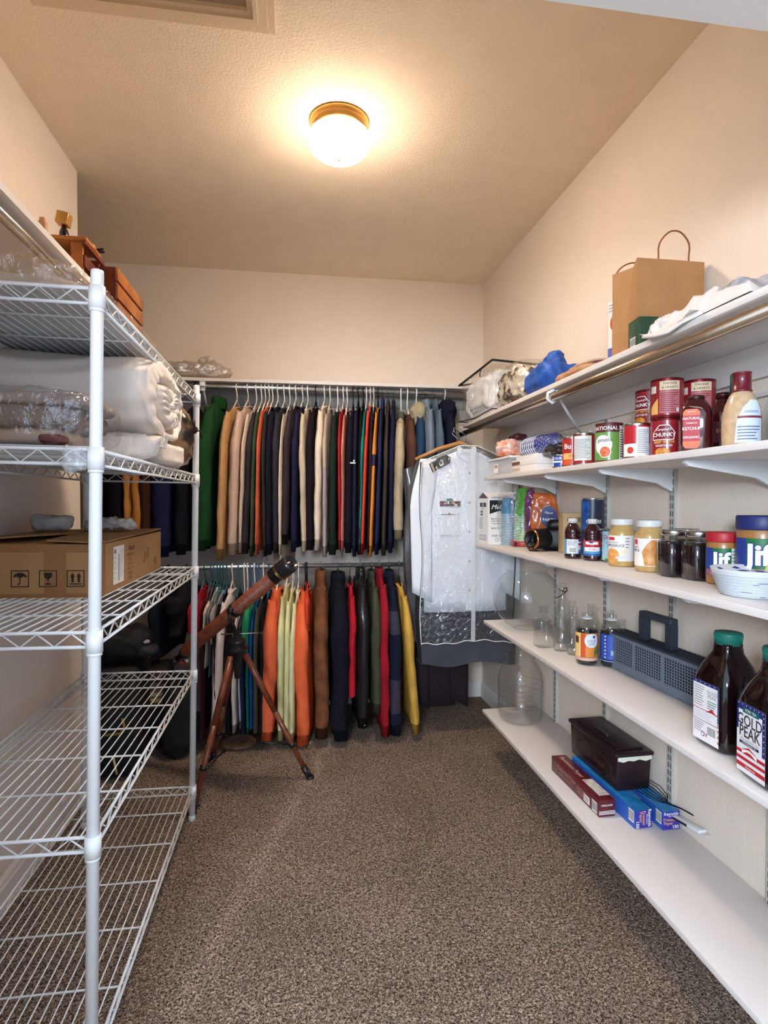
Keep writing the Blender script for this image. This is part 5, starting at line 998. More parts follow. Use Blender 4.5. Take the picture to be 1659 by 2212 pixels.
def applab(kind):
    def op(b):
        f = cylmap(.0436, 0, 0); b.lathe([(.0434, .018), (.0434, .104)], M('#e8e6e2', .45), 32, cap=False)
        if kind == 0:
            b.patch(L(f, 1), -.05, -.024, .088, .098, M('#c0303a', .4), 4, 1); b.text(L(f, 1), 'unsweetened', .008, -.035, .081, M('#4a4a8a', .4)); b.text(L(f, 1), 'APPLESAUCE', .012, -.026, .070, M('#2a2a5a', .4), .012)
            b.disc(L(f, 1), -.034, .035, .026, M('#e0a058', .4, var=.2, vs=80), 22); b.patch(L(f, 2), -.02, .01, .026, .034, M('#d8dce0', .5), 4, 1); b.disc(L(f, 1), .004, .05, .01, M('#e8dcb8', .4), 12); lines(b, f, .012, .026, .06, .1, 4, GREYPRINT)
        else:
            b.patch(L(f, 1), -.055, -.038, .085, .1, M('#c0303a', .4), 4, 1); b.text(L(f, 1), 'natural', .009, -.046, .077, M('#4a4a8a', .4), .006); b.text(L(f, 1), 'APPLE', .012, -.046, .066, M('#2a2a5a', .4), .01)
            b.poly(L(f, 1), [(-.014, .02), (.024, .02), (.027, .06), (.022, .1), (.006, .1), (-.008, .085), (-.022, .062)], M('#c87a34', .4, var=.35, vs=40, hex2='#e0b070')); b.patch(L(f, 2), .03, .055, .02, .102, M('#5a84c0', .4), 4, 1); b.disc(L(f, 3), .042, .075, .009, M('#e0a84a', .4), 12)
    return op
for x, y, k, lb in ((1.10, 1.815, 0, 'applesauce jar with white lid showing an apple bowl, left of two'), (1.10, 1.66, 1, 'applesauce jar with white lid showing a cut brown apple, right of two')):
    bottle('applesauce_jar', lb, 'jar', x, y, Z3, [(0, 0), (.040, 0), (.043, .006), (.043, .11), (.040, .12), (.034, .13), (.034, .14), (0, .14)], SAU, [(0, .139), (.0365, .139), (.0375, .142), (.0375, .157), (.036, .16), (0, .16)], M('#dedfdd', .4), applab(k), group='applesauce jars')
JAM = M('#1d1216', .1, coat=.9, spec=.7, var=.3, vs=30); LIDM = M('#b5b3ae', .25, metal=1)
for x, y, lb in ((1.095, 1.535, 'mason jar of dark preserves with silver lid, left of two'), (1.115, 1.455, 'mason jar of dark preserves with silver lid, beside the red-lidded peanut butter'), (1.185, 1.60, 'silver-lidded jar set back behind the dark preserves'), (1.19, 1.39, 'silver-lidded jar behind the red-lidded peanut butter')):
    o = thing('mason_jar', lb, 'jar', (x, y, Z3), 0, 'jars of dark preserves')
    b = MB(); b.lathe([(0, .003), (.033, .003), (.0365, .009), (.0365, .095), (.033, .103), (0, .104)], JAM, 28, sq=6); b.build('preserves', o)
    b = MB(); b.lathe([(0, 0), (.034, 0), (.038, .005), (.038, .1), (.034, .113), (.031, .118), (.031, .127)], GLASS_THIN, 28, cap=False); b.build('glass', o)
    b = MB(); b.lathe([(.0335, .12), (.035, .121), (.035, .134), (.0335, .136), (.03, .1365), (0, .136)], LIDM, 28, cap=False); b.build('lid', o)
def jif(label, x, y, r, h, lid, sz):
    pb = M('#a5733f', .3, coat=.4, var=.08, vs=30)
    def lab(b):
        f = cylmap(r+.0009, 0, 0); z0, z1 = h*.16, h*.70; b.lathe([(r+.0006, z0), (r+.0006, z1)], M('#1d6a3c', .4), 32, cap=False)
        b.patch(L(f, 1), -r*1.3, -r*.62, z0, z1, M('#2a3a8a', .4), 6, 1); b.text(L(f, 3), 'Jif', sz, -r*.12, (z0+z1)/2+h*.04, M('#1c2f86', .4), .06); b.text(L(f, 4), 'Jif', sz, -r*.12, (z0+z1)/2+h*.04, WHITEPRINT, .035)
        b.patch(L(f, 1), -r*1.2, r*.3, z0, z0+h*.13, M('#e07a3c', .4), 8, 1); b.text(L(f, 2), 'CREAMY', sz*.16, -r*.4, z0+h*.06, WHITEPRINT, .01); b.patch(L(f, 2), r*.5, r*.8, z0, z1, M('#e7e6e0', .5), 3, 1); lines(b, f, r*.52, r*.78, z0+.004, z1-.004, 8, GREYPRINT, 3)
        if r > .045: b.disc(L(f, 5), r*.42, z0+h*.14, h*.085, M('#b8c23a', .4), 18); b.text(L(f, 6), 'USA', .009, r*.42, z0+h*.14, M('#2a5a2a', .4), .005)
    bottle('peanut_butter_jar', label, 'jar', x, y, Z3, [(0, 0), (r*.9, 0), (r*.99, h*.04), (r, h*.08), (r, h*.74), (r*.94, h*.8), (r*.92, h*.82), (0, h*.82)], pb, [(0, h*.81), (r*1.0, h*.81), (r*1.02, h*.83), (r*1.02, h*.98), (r*.98, h), (0, h)], M(lid, .45), lab, group='peanut butter jars')
jif('smaller peanut butter jar with a red lid', 1.125, 1.375, .040, .138, '#b0252e', .052)
jif('large peanut butter jar with a navy blue lid at the right edge', 1.15, 1.275, .055, .184, '#232c66', .07)
o = thing('paper_plates', 'stack of white paper plates with a navy flower pattern', 'plates', (1.055, 1.19, Z3), .3, None)
b = MB(); PW = M('#d3d6d8', .6)
prof = []
for k in range(15):
    z = .004*k; rr = .066+.0007*k; prof += [(rr, z), (rr+.024, z+.014), (rr+.0255, z+.0155), (rr+.024, z+.016)]
b.lathe([(0, .0), (.062, 0)]+[(.068+.0012*k+(.0015 if k % 2 else 0), .0035*k) for k in range(1, 16)]+[(.09, .062), (.0905, .0635), (.088, .063), (.072, .052), (0, .051)], PW, 48); b.build('plate_rims', o)
b = MB(); rnd = random.Random(4); NV_ = M('#233a86', .5)
for k in range(14): b.lathe([(.0705+.0012*k, .0035*k+.0035), (.0722+.0012*k, .0035*k+.0045), (.0705+.0012*k, .0035*k+.0047)], M('#aeb4ba', .7), 40, cap=False)
for k in range(12):
    z = .006+.0045*k; rr = .0765+.0010*k; a0 = rnd.uniform(3.2, 5.9); b.patch(lambda u, v, rr=rr: ((rr+.0012)*math.cos(u), (rr+.0012)*math.sin(u), v), a0, a0+rnd.uniform(.1, .5), z, z+.0009, NV_, 4, 1)
def fl(cx, cy, s, z):
    for p in range(5):
        a = 2*PI*p/5; b.disc(lambda u, v: Vector((u, v, z)), cx+s*math.cos(a), cy+s*math.sin(a), s*.62, NV_, 10)
    b.disc(lambda u, v: Vector((u, v, z+.0004)), cx, cy, s*.45, WHITEPRINT, 8)
fl(.025, .02, .022, .0525); fl(-.03, -.03, .012, .0525); 
for k in range(10):
    a = 2*PI*k/10+.3; b.poly(lambda u, v, a=a: Vector(((.0755+u)*math.cos(a+v), (.0755+u)*math.sin(a+v), .0545+u*.65)), [(0, 0), (.012, .12), (.002, .26), (-.002, .12)], NV_)
b.build('flower_print', o)
b = MB(); b.box((0, 0, .03), (.05, .07, .06), M('#1c58a8', .4), .002); o = b.build('carton'); o.location = (1.02, 1.03, Z3+.0005); tag(o, 'bright blue carton partly cut off by the right edge of the view', 'carton')
# ---- shelf 4: glass
def glassware(name, label, cat, x, y, z, prof, th=.002, group=None, n=28, rz=0, sq=0, inner=False):
    o = thing(name, label, cat, (x, y, z), rz, group); b = MB(); b.lathe(prof, GLASS_THIN, n, sq=sq, cap=False)
    if inner: b.lathe([(max(r-th, 0), zz+th) for r, zz in prof], GLASS_THIN, n, sq=sq, cap=False)
    b.build('glass', o); return o
R = .155; pr_ = [(0, .006), (.05, .004), (.066, .0), (.07, .006)]
for k in range(1, 19):
    a = -PI/2+.5+(PI-.5-.62)*k/18; pr_.append((R*math.cos(a), .143+R*math.sin(a)*.98))
pr_ += [(.093, .270), (.096, .276), (.093, .280)]
glassware('fish_bowl', 'large round clear glass fish bowl at the far end of the bottle shelf', 'bowl', 1.075, 2.575, Z4, pr_, n=48)
sb = lambda h, r: [(0, .002), (r*.9, 0), (r, .005), (r, h*.62), (r*.9, h*.7), (r*.5, h*.8), (r*.42, h*.84), (r*.42, h*.93), (r*.5, h*.94), (r*.5, h*.97), (r*.42, h), (r*.36, h)]
for i, (x, y, h, r, lb, q) in enumerate(((1.01, 2.235, .165, .036, 'square clear glass bottle, frontmost left of the empty ones', 6), (1.05, 2.165, .185, .029, 'slim clear glass bottle, second along the shelf edge', 0), (1.075, 2.10, .185, .028, 'slim clear glass bottle nearest the syrup bottle', 0),
      (1.12, 2.21, .19, .03, 'clear glass bottle in the second row behind the slim pair', 0), (1.16, 2.13, .19, .03, 'clear glass bottle in the second row by the wall', 0), (1.13, 2.05, .19, .03, 'clear glass bottle behind the orange-labelled syrup', 0), (1.19, 2.04, .18, .03, 'clear glass bottle against the wall behind the blue-labelled one', 0), (1.195, 1.965, .16, .03, 'low clear glass bottle between blue-labelled bottle and basket', 0))):
    glassware('glass_bottle', lb, 'bottle', x, y, Z4, sb(h, r), group='empty clear glass bottles', sq=q)
o = glassware('swing_top_bottle', 'tall clear glass bottle with a wire swing-top clasp', 'bottle', 1.115, 2.285, Z4, [(0, .002), (.03, 0), (.033, .005), (.033, .13), (.026, .165), (.014, .2), (.012, .235), (.015, .238), (.015, .252), (.011, .255)])
b = MB(); IR = M('#3a2620', .4, metal=.8); b.tube([(.0, -.016, .215), (-.012, -.022, .222), (-.004, -.018, .232), (.012, -.016, .236), (.01, -.018, .22), (-.02, -.03, .205), (-.045, -.035, .195)], .0018, IR, 6); b.tube([(.016, 0, .23), (.017, -.01, .22), (-.0, -.018, .218), (-.017, -.01, .224), (-.016, 0, .23)], .0015, IR, 6); b.build('wire_clasp', o)
def syr(kind):
    def lab(b):
        f = cylmap(.0396, 0, 0); 
        if kind == 0:
            b.lathe([(.0392, .03), (.0392, .118)], M('#e0893a', .45), 32, cap=False); b.patch(L(f, 1), -.06, -.022, .03, .118, M('#e8c97a', .45), 6, 1); b.patch(L(f, 2), -.05, -.03, .08, .105, M('#5a3422', .5), 3, 1); b.patch(L(f, 1), -.022, -.004, .03, .118, M('#c8562a', .45), 3, 1)
            b.disc(L(f, 2), .018, .092, .026, M('#dfe6ee', .5), 20); b.text(L(f, 3), 'SYRUP', .011, .018, .09, M('#6a6a8a', .5), .006); b.disc(L(f, 3), .026, .106, .005, M('#22305a', .5), 10); lines(b, f, .004, .032, .075, .084, 2, GREYPRINT, 3); b.poly(L(f, 2), [(.03, .03), (.045, .06), (.05, .035), (.038, .075), (.025, .05)], M('#5a7a3a', .5)); b.lathe([(.0394, .018), (.0394, .029)], M('#d8b0a0', .5), 32, cap=False)
        else:
            b.lathe([(.0392, .028), (.0392, .118)], M('#3350a8', .45), 32, cap=False); lines(b, f, -.01, .04, .06, .112, 9, M('#5a74c4', .5)); b.patch(L(f, 2), -.002, .012, .045, .062, M('#9ab0c8', .5), 2, 1); lines(b, f, -.01, .04, .034, .042, 2, M('#6a84d0', .5))
            for k in range(7): b.disc(L(f, 2), -.022, .036+.0125*k, .0028, WHITEPRINT, 8)
            b.lathe([(.0394, .021), (.0394, .0245)], M('#7a94c8', .5), 32, cap=False)
    return lab
pf = [(0, .003), (.034, 0), (.0385, .008), (.0385, .125), (.036, .14), (.026, .158), (.0175, .166), (.0175, .185), (.0155, .19)]
for x, y, k, lb in ((1.06, 1.975, 0, 'glass bottle with an orange and white syrup label and dark contents'), (1.135, 1.935, 1, 'glass bottle with a blue dotted label and dark contents')):
    o = glassware('labelled_bottle', lb, 'bottle', x, y, Z4, pf, rz=face(x, y), inner=False); b = MB(); b.lathe([(0, .004), (.033, .004), (.0362, .01), (.0362, .128), (0, .129)], M('#1c1614' if k == 0 else '#10121c', .15, coat=.6), 28); b.build('contents', o)
    b = MB(); syr(k)(b); b.build('label', o); b = MB(); b.lathe([(.0178, .166), (.0198, .167), (.0198, .170), (.0178, .171)], M('#dfe0de', .4), 24, cap=False); b.build('neck_ring', o)
# basket
BKM = M('#66717d', .5); BKD = M('#2a323e', .5)
o = thing('cutlery_basket', 'grey plastic lattice dishwasher cutlery basket with a tall dark handle', 'basket', (1.165, 1.71, Z4), math.atan2(.02, .44)); bl, bwid, bhh = .46, .075, .125
def lattice(b, f, u0, u1, v0, v1, nu, nv, t, m):
    for i in range(nu+1):
        u = u0+(u1-u0)*i/nu; b.add([f(u-t/2, v0, 0), f(u+t/2, v0, 0), f(u+t/2, v1, 0), f(u-t/2, v1, 0), f(u-t/2, v0, -6), f(u+t/2, v0, -6), f(u+t/2, v1, -6), f(u-t/2, v1, -6)], [(0, 1, 2, 3), (0, 4, 5, 1), (2, 6, 7, 3), (1, 5, 6, 2), (0, 3, 7, 4)], m)
    for j in range(nv+1):
        v = v0+(v1-v0)*j/nv; b.add([f(u0, v-t/2, 0), f(u1, v-t/2, 0), f(u1, v+t/2, 0), f(u0, v+t/2, 0), f(u0, v-t/2, -6), f(u1, v-t/2, -6), f(u1, v+t/2, -6), f(u0, v+t/2, -6)], [(0, 1, 2, 3), (0, 4, 5, 1), (2, 6, 7, 3), (1, 5, 6, 2), (0, 3, 7, 4)], m)
f = planemap((-bwid/2, bl/2, 0), (0, -1, 0), (0, 0, 1)); fe = planemap((-bwid/2, -bl/2, 0), (1, 0, 0), (0, 0, 1)); fb = planemap((bwid/2, -bl/2, 0), (0, 1, 0), (0, 0, 1)); ff = planemap((bwid/2, bl/2, 0), (-1, 0, 0), (0, 0, 1))
b = MB(); lattice(b, f, .012, .15, .032, bhh-.012, 12, 9, .0028, BKM); lattice(b, f, .165, .295, .032, bhh-.012, 11, 9, .0028, BKM); lattice(b, f, .31, .448, .032, bhh-.012, 12, 9, .0028, BKM)
lattice(b, fe, .008, bwid-.008, .032, bhh-.012, 6, 9, .0028, BKM); lattice(b, ff, .008, bwid-.008, .032, bhh-.012, 6, 9, .0028, BKM); b.build('lattice_walls', o)
b = MB(); hx, hy = bwid/2, bl/2
for z0, z1 in ((.005, .032), (bhh-.012, bhh)):
    for (c, d) in (((0, -hy+.0015, 0), (bwid, .003, 1)), ((0, hy-.0015, 0), (bwid, .003, 1)), ((-hx+.0015, 0, 0), (.003, bl, 1)), ((hx-.0015, 0, 0), (.003, bl, 1))): b.box((c[0], c[1], (z0+z1)/2), (d[0], d[1], z1-z0), BKM)
for u in (.158, .302): b.box((-hx+.0015, hy-u, bhh/2), (.004, .012, bhh-.01), BKM)
for sx in (-1, 1):
    for sy in (-1, 1): b.box((sx*(hx-.003), sy*(hy-.003), bhh/2), (.007, .007, bhh-.008), BKM)
b.box((0, 0, .006), (bwid-.004, bl-.004, .004), BKM)
for k in range(6): b.box((-hx+.002, hy-.03-.078*k, .003), (.004, .05, .006), BKM)
b.box((hx-.0015, 0, bhh/2), (.003, bl, bhh-.01), BKD); b.box((-hx+.012, 0, bhh/2), (.002, bl-.02, bhh-.02), M('#10151c', .7)); b.build('frame', o)  # dark back panel and inner sheet: shade inside the basket put in as colour
b = MB(); b.box((0, 0, bhh+.003), (bwid+.004, bl+.004, .007), BKD, .002)
for i in range(22): 
    for j in range(3): b.box((-.022+.022*j, -hy+.02+.0195*i, bhh+.0075), (.012, .012, .003), M('#171c26', .6))
b.build('lid', o)
b = MB(); b.loft([[(x, -.066+y, z) for x, y in ((-.014, -.012), (.014, -.012), (.014, .012), (-.014, .012))] for z in (bhh+.006, bhh+.085)], BKD, False, None, True)
b.loft([[(x, .066+y, z) for x, y in ((-.014, -.012), (.014, -.012), (.014, .012), (-.014, .012))] for z in (bhh+.006, bhh+.085)], BKD, False, None, True); b.box((0, 0, bhh+.094), (.03, .158, .02), BKD, .005); b.build('handle', o)
# tea jugs
TEA = M('#130708', .08, coat=.45, spec=.5)
def tea(label, x, y, off, front, group='iced tea jugs'):
    o = thing('iced_tea_jug', label, 'jug', (x, y, Z4), face(x, y)+off, group); b = MB(); o.scale = (.96, .96, .97) if not front else (1, 1, 1)
    b.lathe([(0, .0), (.052, 0), (.060, .008), (.062, .03), (.062, .16), (.060, .175), (.048, .205), (.036, .225), (.029, .238), (.0265, .255), (.0265, .262), (0, .262)], TEA, 44, sq=4.5); b.build('body', o)
    b = MB(); b.lathe([(0, .258), (.0285, .258), (.0295, .262), (.0325, .284), (.0315, .288), (0, .288)], M('#14695a', .45), 36)
    for k in range(40): a = 2*PI*k/40; b.rod((.0302*math.cos(a), .0302*math.sin(a), .262), (.0326*math.cos(a), .0326*math.sin(a), .283), .0009, M('#14695a', .45), 4)
    b.build('cap', o)
    b = MB(); b.tube([(.050, .0, .19), (.062, 0, .172), (.0655, 0, .14), (.065, 0, .1), (.061, 0, .06)], [.006, .009, .009, .009, .006], TEA, 10); b.build('grip', o)
    b = MB(); f = planemap((-.044, -.0628, .015), (1, 0, 0), (0, 0, 1)); WD_, HT = .088, .15
    b.patch(L(f, 1), 0, WD_, 0, HT, M('#e4e2e2', .45)); NB = M('#1f2c6c', .45); RD = M('#b8202e', .45)
    if front:
        b.patch(L(f, 2), 0, WD_, HT-.016, HT, NB); b.patch(L(f, 2), WD_-.009, WD_, .055, HT, NB); b.patch(L(f, 2), 0, .006, .09, HT, NB); b.patch(L(f, 3), .02, .07, HT-.02, HT-.008, M('#155a5a', .45)); b.text(L(f, 4), 'ICED TEA', .008, .045, HT-.014, WHITEPRINT, .005)
        for k in range(7): b.disc(L(f, 3), .006+.0125*k, HT-.004, .0014, WHITEPRINT, 6); b.disc(L(f, 3), WD_-.004, HT-.012-.012*k, .0014, WHITEPRINT, 6)
        b.text(L(f, 3), 'GOLD', .034, .041, .113, M('#3a3236', .5), .012, sx=.82); b.text(L(f, 3), 'PEAK', .034, .041, .088, M('#3a3236', .5), .012, sx=.82); b.text(L(f, 3), 'REAL BREWED TEA', .0065, .041, .0715, GREYPRINT); b.patch(L(f, 3), .01, .07, .061, .067, M('#1a2a4a', .45)); b.text(L(f, 4), 'UNSWEETENED TEA', .0048, .04, .064, WHITEPRINT, .005)
        b.poly(L(f, 3), [(.015, .048), (.04, .058), (.066, .048), (.04, .0535)], RD)
        for (v0, v1) in ((.040, .047), (.026, .033), (.010, .019)): b.patch(L(f, 2), 0 if v0 < .035 else .0, WD_, v0, v1, RD)
        b.poly(L(f, 3), [(.018, .04), (.04, .05), (.064, .04), (.064, .048), (.04, .053), (.018, .048)], WHITEPRINT); b.text(L(f, 4), 'Refrigerate', .007, .045, .0145, WHITEPRINT, .004, shear=.2)
    else:
        b.patch(L(f, 2), 0, WD_, HT-.008, HT, NB); b.patch(L(f, 2), WD_-.004, WD_, .06, HT, NB)
        for k in range(5): b.disc(L(f, 3), .01+.016*k, HT-.004, .0014, WHITEPRINT, 6)
        b.text(L(f, 3), 'GOLD', .013, .066, .128, GREYPRINT, .005); b.text(L(f, 3), 'PEAK', .013, .066, .117, GREYPRINT, .005); lines(b, f, .004, .042, .085, .138, 9, GREYPRINT); lines(b, f, .05, .082, .085, .108, 4, M('#3a7a6a', .5)); b.patch(L(f, 2), 0, WD_, .078, .08, M('#b8606a', .5)); b.poly(L(f, 3), [(.045, .076), (.065, .088), (.084, .076), (.065, .08)], RD)
        lines(b, f, .004, .08, .055, .075, 5, LTGREY, 2); b.patch(L(f, 2), 0, WD_, .05, .0512, BLACKPRINT); lines(b, f, .004, .04, .02, .047, 5, GREYPRINT); barcode(b, f, .05, .08, .018, .045, 2, 4); b.disc(L(f, 3), .036, .018, .006, BLACKPRINT, 12); b.disc(L(f, 4), .036, .018, .004, WHITEPRINT, 12); b.patch(L(f, 3), .046, .049, .014, .022, RD)
        for k in range(4): b.patch(L(f, 3), WD_-.003, WD_, .01+.014*k, .017+.014*k, RD)
    b.build('label', o)
tea('dark iced tea jug with green cap, its back label turned to the aisle', 1.04, 1.25, -.85, False)
tea('dark iced tea jug lettered GOLD PEAK at the right edge of the view', 1.012, 1.068, -.92, True)
# ---- shelf 5
o = glassware('glass_jar', 'big empty clear glass jar with embossed sides on the lowest shelf', 'jar', 1.07, 2.63, Z5, [(r_*1.12, z_*1.15) for r_, z_ in [(0, .008), (.055, .003), (.075, .0), (.088, .01), (.094, .035), (.096, .17), (.09, .2), (.07, .235), (.058, .25), (.057, .262), (.064, .265), (.064, .275), (.057, .278), (.057, .29), (.061, .292), (.061, .298)]], n=44, th=.003)
b = MB()
for k in range(7): b.lathe([(.1085, .03+.024*k), (.1095, .033+.024*k), (.1085, .036+.024*k)], GLASS_THIN, 24, cap=False)
b.build('embossed_bands', o)
def wrapbox(label, cat, x0, y0, length, wdt, hgt, col, ang, ops, z=Z5, mat=None, name='carton'):
    # origin at near-left lower edge; long side runs along +Y
    o = thing(name, label, cat, (x0, y0, z), ang); b = MB(); b.box((wdt/2, length/2, hgt/2), (wdt, length, hgt), mat or M(col, .4, coat=.2), .0008); b.build('body', o)
    b = MB(); end = planemap((0, 0, 0), (1, 0, 0), (0, 0, 1)); sd_ = planemap((0, length, 0), (0, -1, 0), (0, 0, 1)); tp = planemap((0, length, hgt), (0, -1, 0), (1, 0, 0)); ops(b, end, sd_, tp, length, wdt, hgt); b.build('print', o); return o
MR = '#5e1a22'
def ops_parch(b, e, s, t, l, w_, h_):
    b.patch(L(e, 1), 0, w_, .008, .0105, WHITEPRINT); b.patch(L(e, 1), 0, w_, .013, .0155, WHITEPRINT); b.patch(L(e, 1), 0, w_, .018, .0198, WHITEPRINT); b.text(L(e, 1), 'KIRKLAND', .0085, w_/2, .038, WHITEPRINT, .015)
    tp2 = planemap((0, l, h_), (0, -1, 0), (1, 0, 0)); b.text(L(tp2, 1), 'Parchment Paper', .024, .10, .03, M('#d8c4b4', .5), .006)
    b.text(L(s, 1), 'Parchment Paper', .02, .12, h_*.68, M('#b88a86', .5), .004); b.text(L(s, 1), 'Papier parchemin', .012, .11, h_*.35, M('#a87a76', .5)); lines(b, s, .2, .26, .012, .04, 4, M('#a87a76', .5))
    barcode(b, s, l-.045, l-.012, .004, h_*.75, 1); b.patch(L(s, 1), l-.1, l-.06, .008, h_*.6, WHITEPRINT); lines(b, s, l-.098, l-.062, .01, h_*.55, 3, M('#5a1a22', .5), 2)
    b.patch(L(t, 1), .2, l-.03, .018, .058, M('#cfc9c2', .3, var=.25, vs=40), 6, 1)
wrapbox('long maroon parchment paper carton at the front of the lowest shelf', 'carton', .995, 1.765, .345, .058, .056, MR, .02, ops_parch)
PUR = '#35309a'
def ops_frz(vert):
    def op(b, e, s, t, l, w_, h_):
        SK = M('#e8a878', .45)
        b.patch(L(s, 1), 0, l, 0, h_, M('#2f5fb8', .4)); b.patch(L(t, 1), 0, l, 0, w_, M('#2b86c4', .3, var=.25, vs=30)); lines(b, s, .03, .3, .01, .045, 3, M('#a8c8e8', .4)); barcode(b, s, l-.035, l-.006, .015, h_-.004, 2, 6); b.text(L(t, 2), 'Freezer Paper', .022, l*.35, w_/2, M('#cfe4f2', .4), .006)
        if vert:
            R2 = lambda u, v: e(v, h_-u, 2)
            b.text(R2, 'Reynolds', .0155, .026, .051, WHITEPRINT, .012, rot=0); b.text(R2, 'KITCHENS', .007, .03, .041, WHITEPRINT, .005); b.text(R2, 'Freezer', .0155, .026, .031, SK, .01); b.text(R2, 'Paper', .0155, .022, .0205, SK, .01); b.text(R2, '150', .016, .045, .008, WHITEPRINT, .02)
        else:
            f2 = lambda u, v: e(u, v, 2)
            b.text(f2, 'Reynolds', .014, .029, .051, WHITEPRINT, .012); b.text(f2, 'KITCHENS', .0065, .036, .0425, WHITEPRINT, .005); b.text(f2, 'Freezer', .0145, .024, .032, SK, .01); b.text(f2, 'Paper', .0145, .02, .0205, SK, .01); b.text(f2, '150', .015, .044, .008, WHITEPRINT, .02)
    return op
wrapbox('blue and purple freezer paper carton lettered vertically, left of two', 'carton', 1.075, 1.685, .40, .060, .058, PUR, .035, ops_frz(True))
wrapbox('blue and purple freezer paper carton lettered upright, nearer the wall', 'carton', 1.158, 1.665, .40, .060, .058, PUR, .0, ops_frz(False))
# dark loaf-shaped box
o = thing('bread_box', 'dark maroon rectangular tin box with cream trim, sitting on the freezer paper cartons', 'box', (1.142, 1.965, Z5+.0593), .02); DBX = M('#241518', .4, var=.15); 
b = MB(); b.box((0, 0, .06), (.125, .315, .12), DBX, .006, taper=1.04); b.build('body', o)
b = MB(); b.box((0, 0, .126), (.145, .335, .014), DBX, .005); b.box((0, 0, .136), (.10, .28, .008), DBX, .004); b.build('lid', o)
b = MB(); b.tube([(-.03, .045, .141), (-.03, .045, .15), (-.03, -.045, .15), (-.03, -.045, .141)], .005, M('#3a3038', .3), 8); b.build('lid_handle', o)
b = MB(); f = planemap((-.0635, -.1642, 0), (1, 0, 0), (0, 0, 1)); b.poly(L(f, 4), [(.0, .121), (.127, .121), (.127, .108), (.105, .102), (.08, .109), (.06, .104), (.04, .107), (.02, .102), (.0, .108)], M('#dfe3cf', .5)); b.build('cream_trim', o)
b = MB(); f = planemap((-.0655, .15, 0), (0, -1, 0), (0, 0, 1))
pts = [(.04+.24*(k/12), .06+(.03 if 1 < k < 11 else .015)) for k in range(13)]+[(.28-.24*(k/12), .05-(.03 if 1 < k < 11 else .015)) for k in range(13)]
b.tube([f(u, v, 1) for u, v in pts], .0014, M('#4a2c28', .4), 4, closed=True); b.text(L(f, 2), 'Fresh Bread', .03, .16, .055, M('#5a3c34', .5), .004, shear=.3); b.build('side_emblem', o)
# whisk wires and white bits
o = thing('whisk', 'thin dark wire whisk lying over the near freezer paper carton', 'whisk', (1.175, 1.80, Z5+.064), .2); IRW = M('#2a2a34', .3, metal=.9)
b = MB()
for k in range(7): a = (k-3)*.010; b.tube([(0, .06, .004), (a*.8, .03, .012+.003*k), (a*1.6, -.03, .016), (a*.9, -.08, .006+.001*k), (a*.2, -.10, .003)], .0013, IRW, 5)
b.build('wires', o); b = MB(); b.tube([(0, -.10, .003), (.012, -.15, .006), (.018, -.19, .004), (.024, -.20, .0)], .0022, IRW, 6); b.build('handle', o)
o = thing('plastic_utensil', 'white flat plastic utensil with dark print leaning at the wall beside the whisk', 'utensil', (1.205, 1.60, Z5+.02), 0)
b = MB(); T = Matrix.Rotation(-.18, 4, 'X'); b.box((0, .02, .03), (.028, .17, .010), M('#dfe3e6', .35), .004, T); b.box((0, -.075, .026), (.020, .03, .006), HAZY, .002, T); b.build('body', o)
b = MB(); f = lambda u, v, k=1: T @ Vector((-.0142-.0002*k, .1-u, .026+v)); b.patch(L(f, 1), .03, .11, .0, .008, M('#2a2430', .5)); b.build('print', o)

# ------------------------------------------------------------------ right-hand high shelf
o = thing('storage_bag', 'clear zipped bag of white bedding with black piping, far end of high right shelf', 'storage bag', (1.075, 2.93, ZT), .05)
b = MB(); b.lump((.27, .46, .21), M('#dcdcda', .9, bump=.3, bs=60, var=.08), .45, .014, 9, 4, c=(0, 0, .115), ridge=.85, nu=64, nv=36); b.build('bedding', o)
b = MB(); b.lump((.30, .50, .25), CLEAR, .35, .012, 12, 7, c=(0, 0, .128), ridge=.4, nu=60, nv=36); b.build('clear_shell', o)
b = MB(); PB_ = M('#15151a', .5)
for zz, m in ((.245, .006), (.01, .003)): b.tube([(x*.148, y*.245, zz+(.008*math.sin(3*y+x))-(.03 if (y > 0 and x < 0 and zz > .1) else 0)) for x, y in ((-1, -1), (-.98, 0), (-1, 1), (0, 1), (1, 1), (1, -1), (0, -.99))], m, PB_, 6, closed=True)
b.tube([(-.15, -.1, .235), (-.16, -.11, .215), (-.155, -.1, .2)], .003, PB_); b.box((-.155, .02, .12), (.002, .035, .03), WHITEPRINT); b.text(lambda u, v: Vector((-.1565, .02-u, .12+v)), 'L', .03, 0, 0, BLACKPRINT, .03); b.build('zipper_piping', o)
CAM2 = M('#4c3c2c', .85, var=1, vs=14, hex2='#c9bda6', bump=.4, bs=60)
o = thing('storage_bag', 'clear bag of camouflage and beige clothes left of the blue sack', 'storage bag', (1.06, 2.50, ZT), .0)
b = MB(); b.lump((.24, .30, .15), CAM2, .55, .022, 11, 5, c=(0, 0, .085), ridge=.5, nu=60, nv=34); b.build('clothes', o); b = MB(); b.lump((.265, .335, .19), CLEAR, .5, .014, 12, 8, c=(0, 0, .095), ridge=.4, nu=54, nv=30); b.build('clear_shell', o)
BLU = M('#1f4fa0', .55, bump=.4, bs=40, var=.2, vs=14)
o = thing('sack', 'bright blue soft sack drooping over the high right shelf, middle of the row', 'sack', (1.04, 2.20, ZT))
b = MB(); b.lump((.20, .26, .11), BLU, .6, .018, 9, 3, c=(0, 0, .058), ridge=.22, nu=50, nv=30); b.lump((.07, .12, .09), BLU, .8, .015, 14, 5, c=(.0, .03, .125), flat=False, ridge=.3); b.build('body', o)
o = thing('folded_paper', 'flattened brown paper and cloth lying left of the paper bag', 'paper', (1.05, 1.93, ZT))
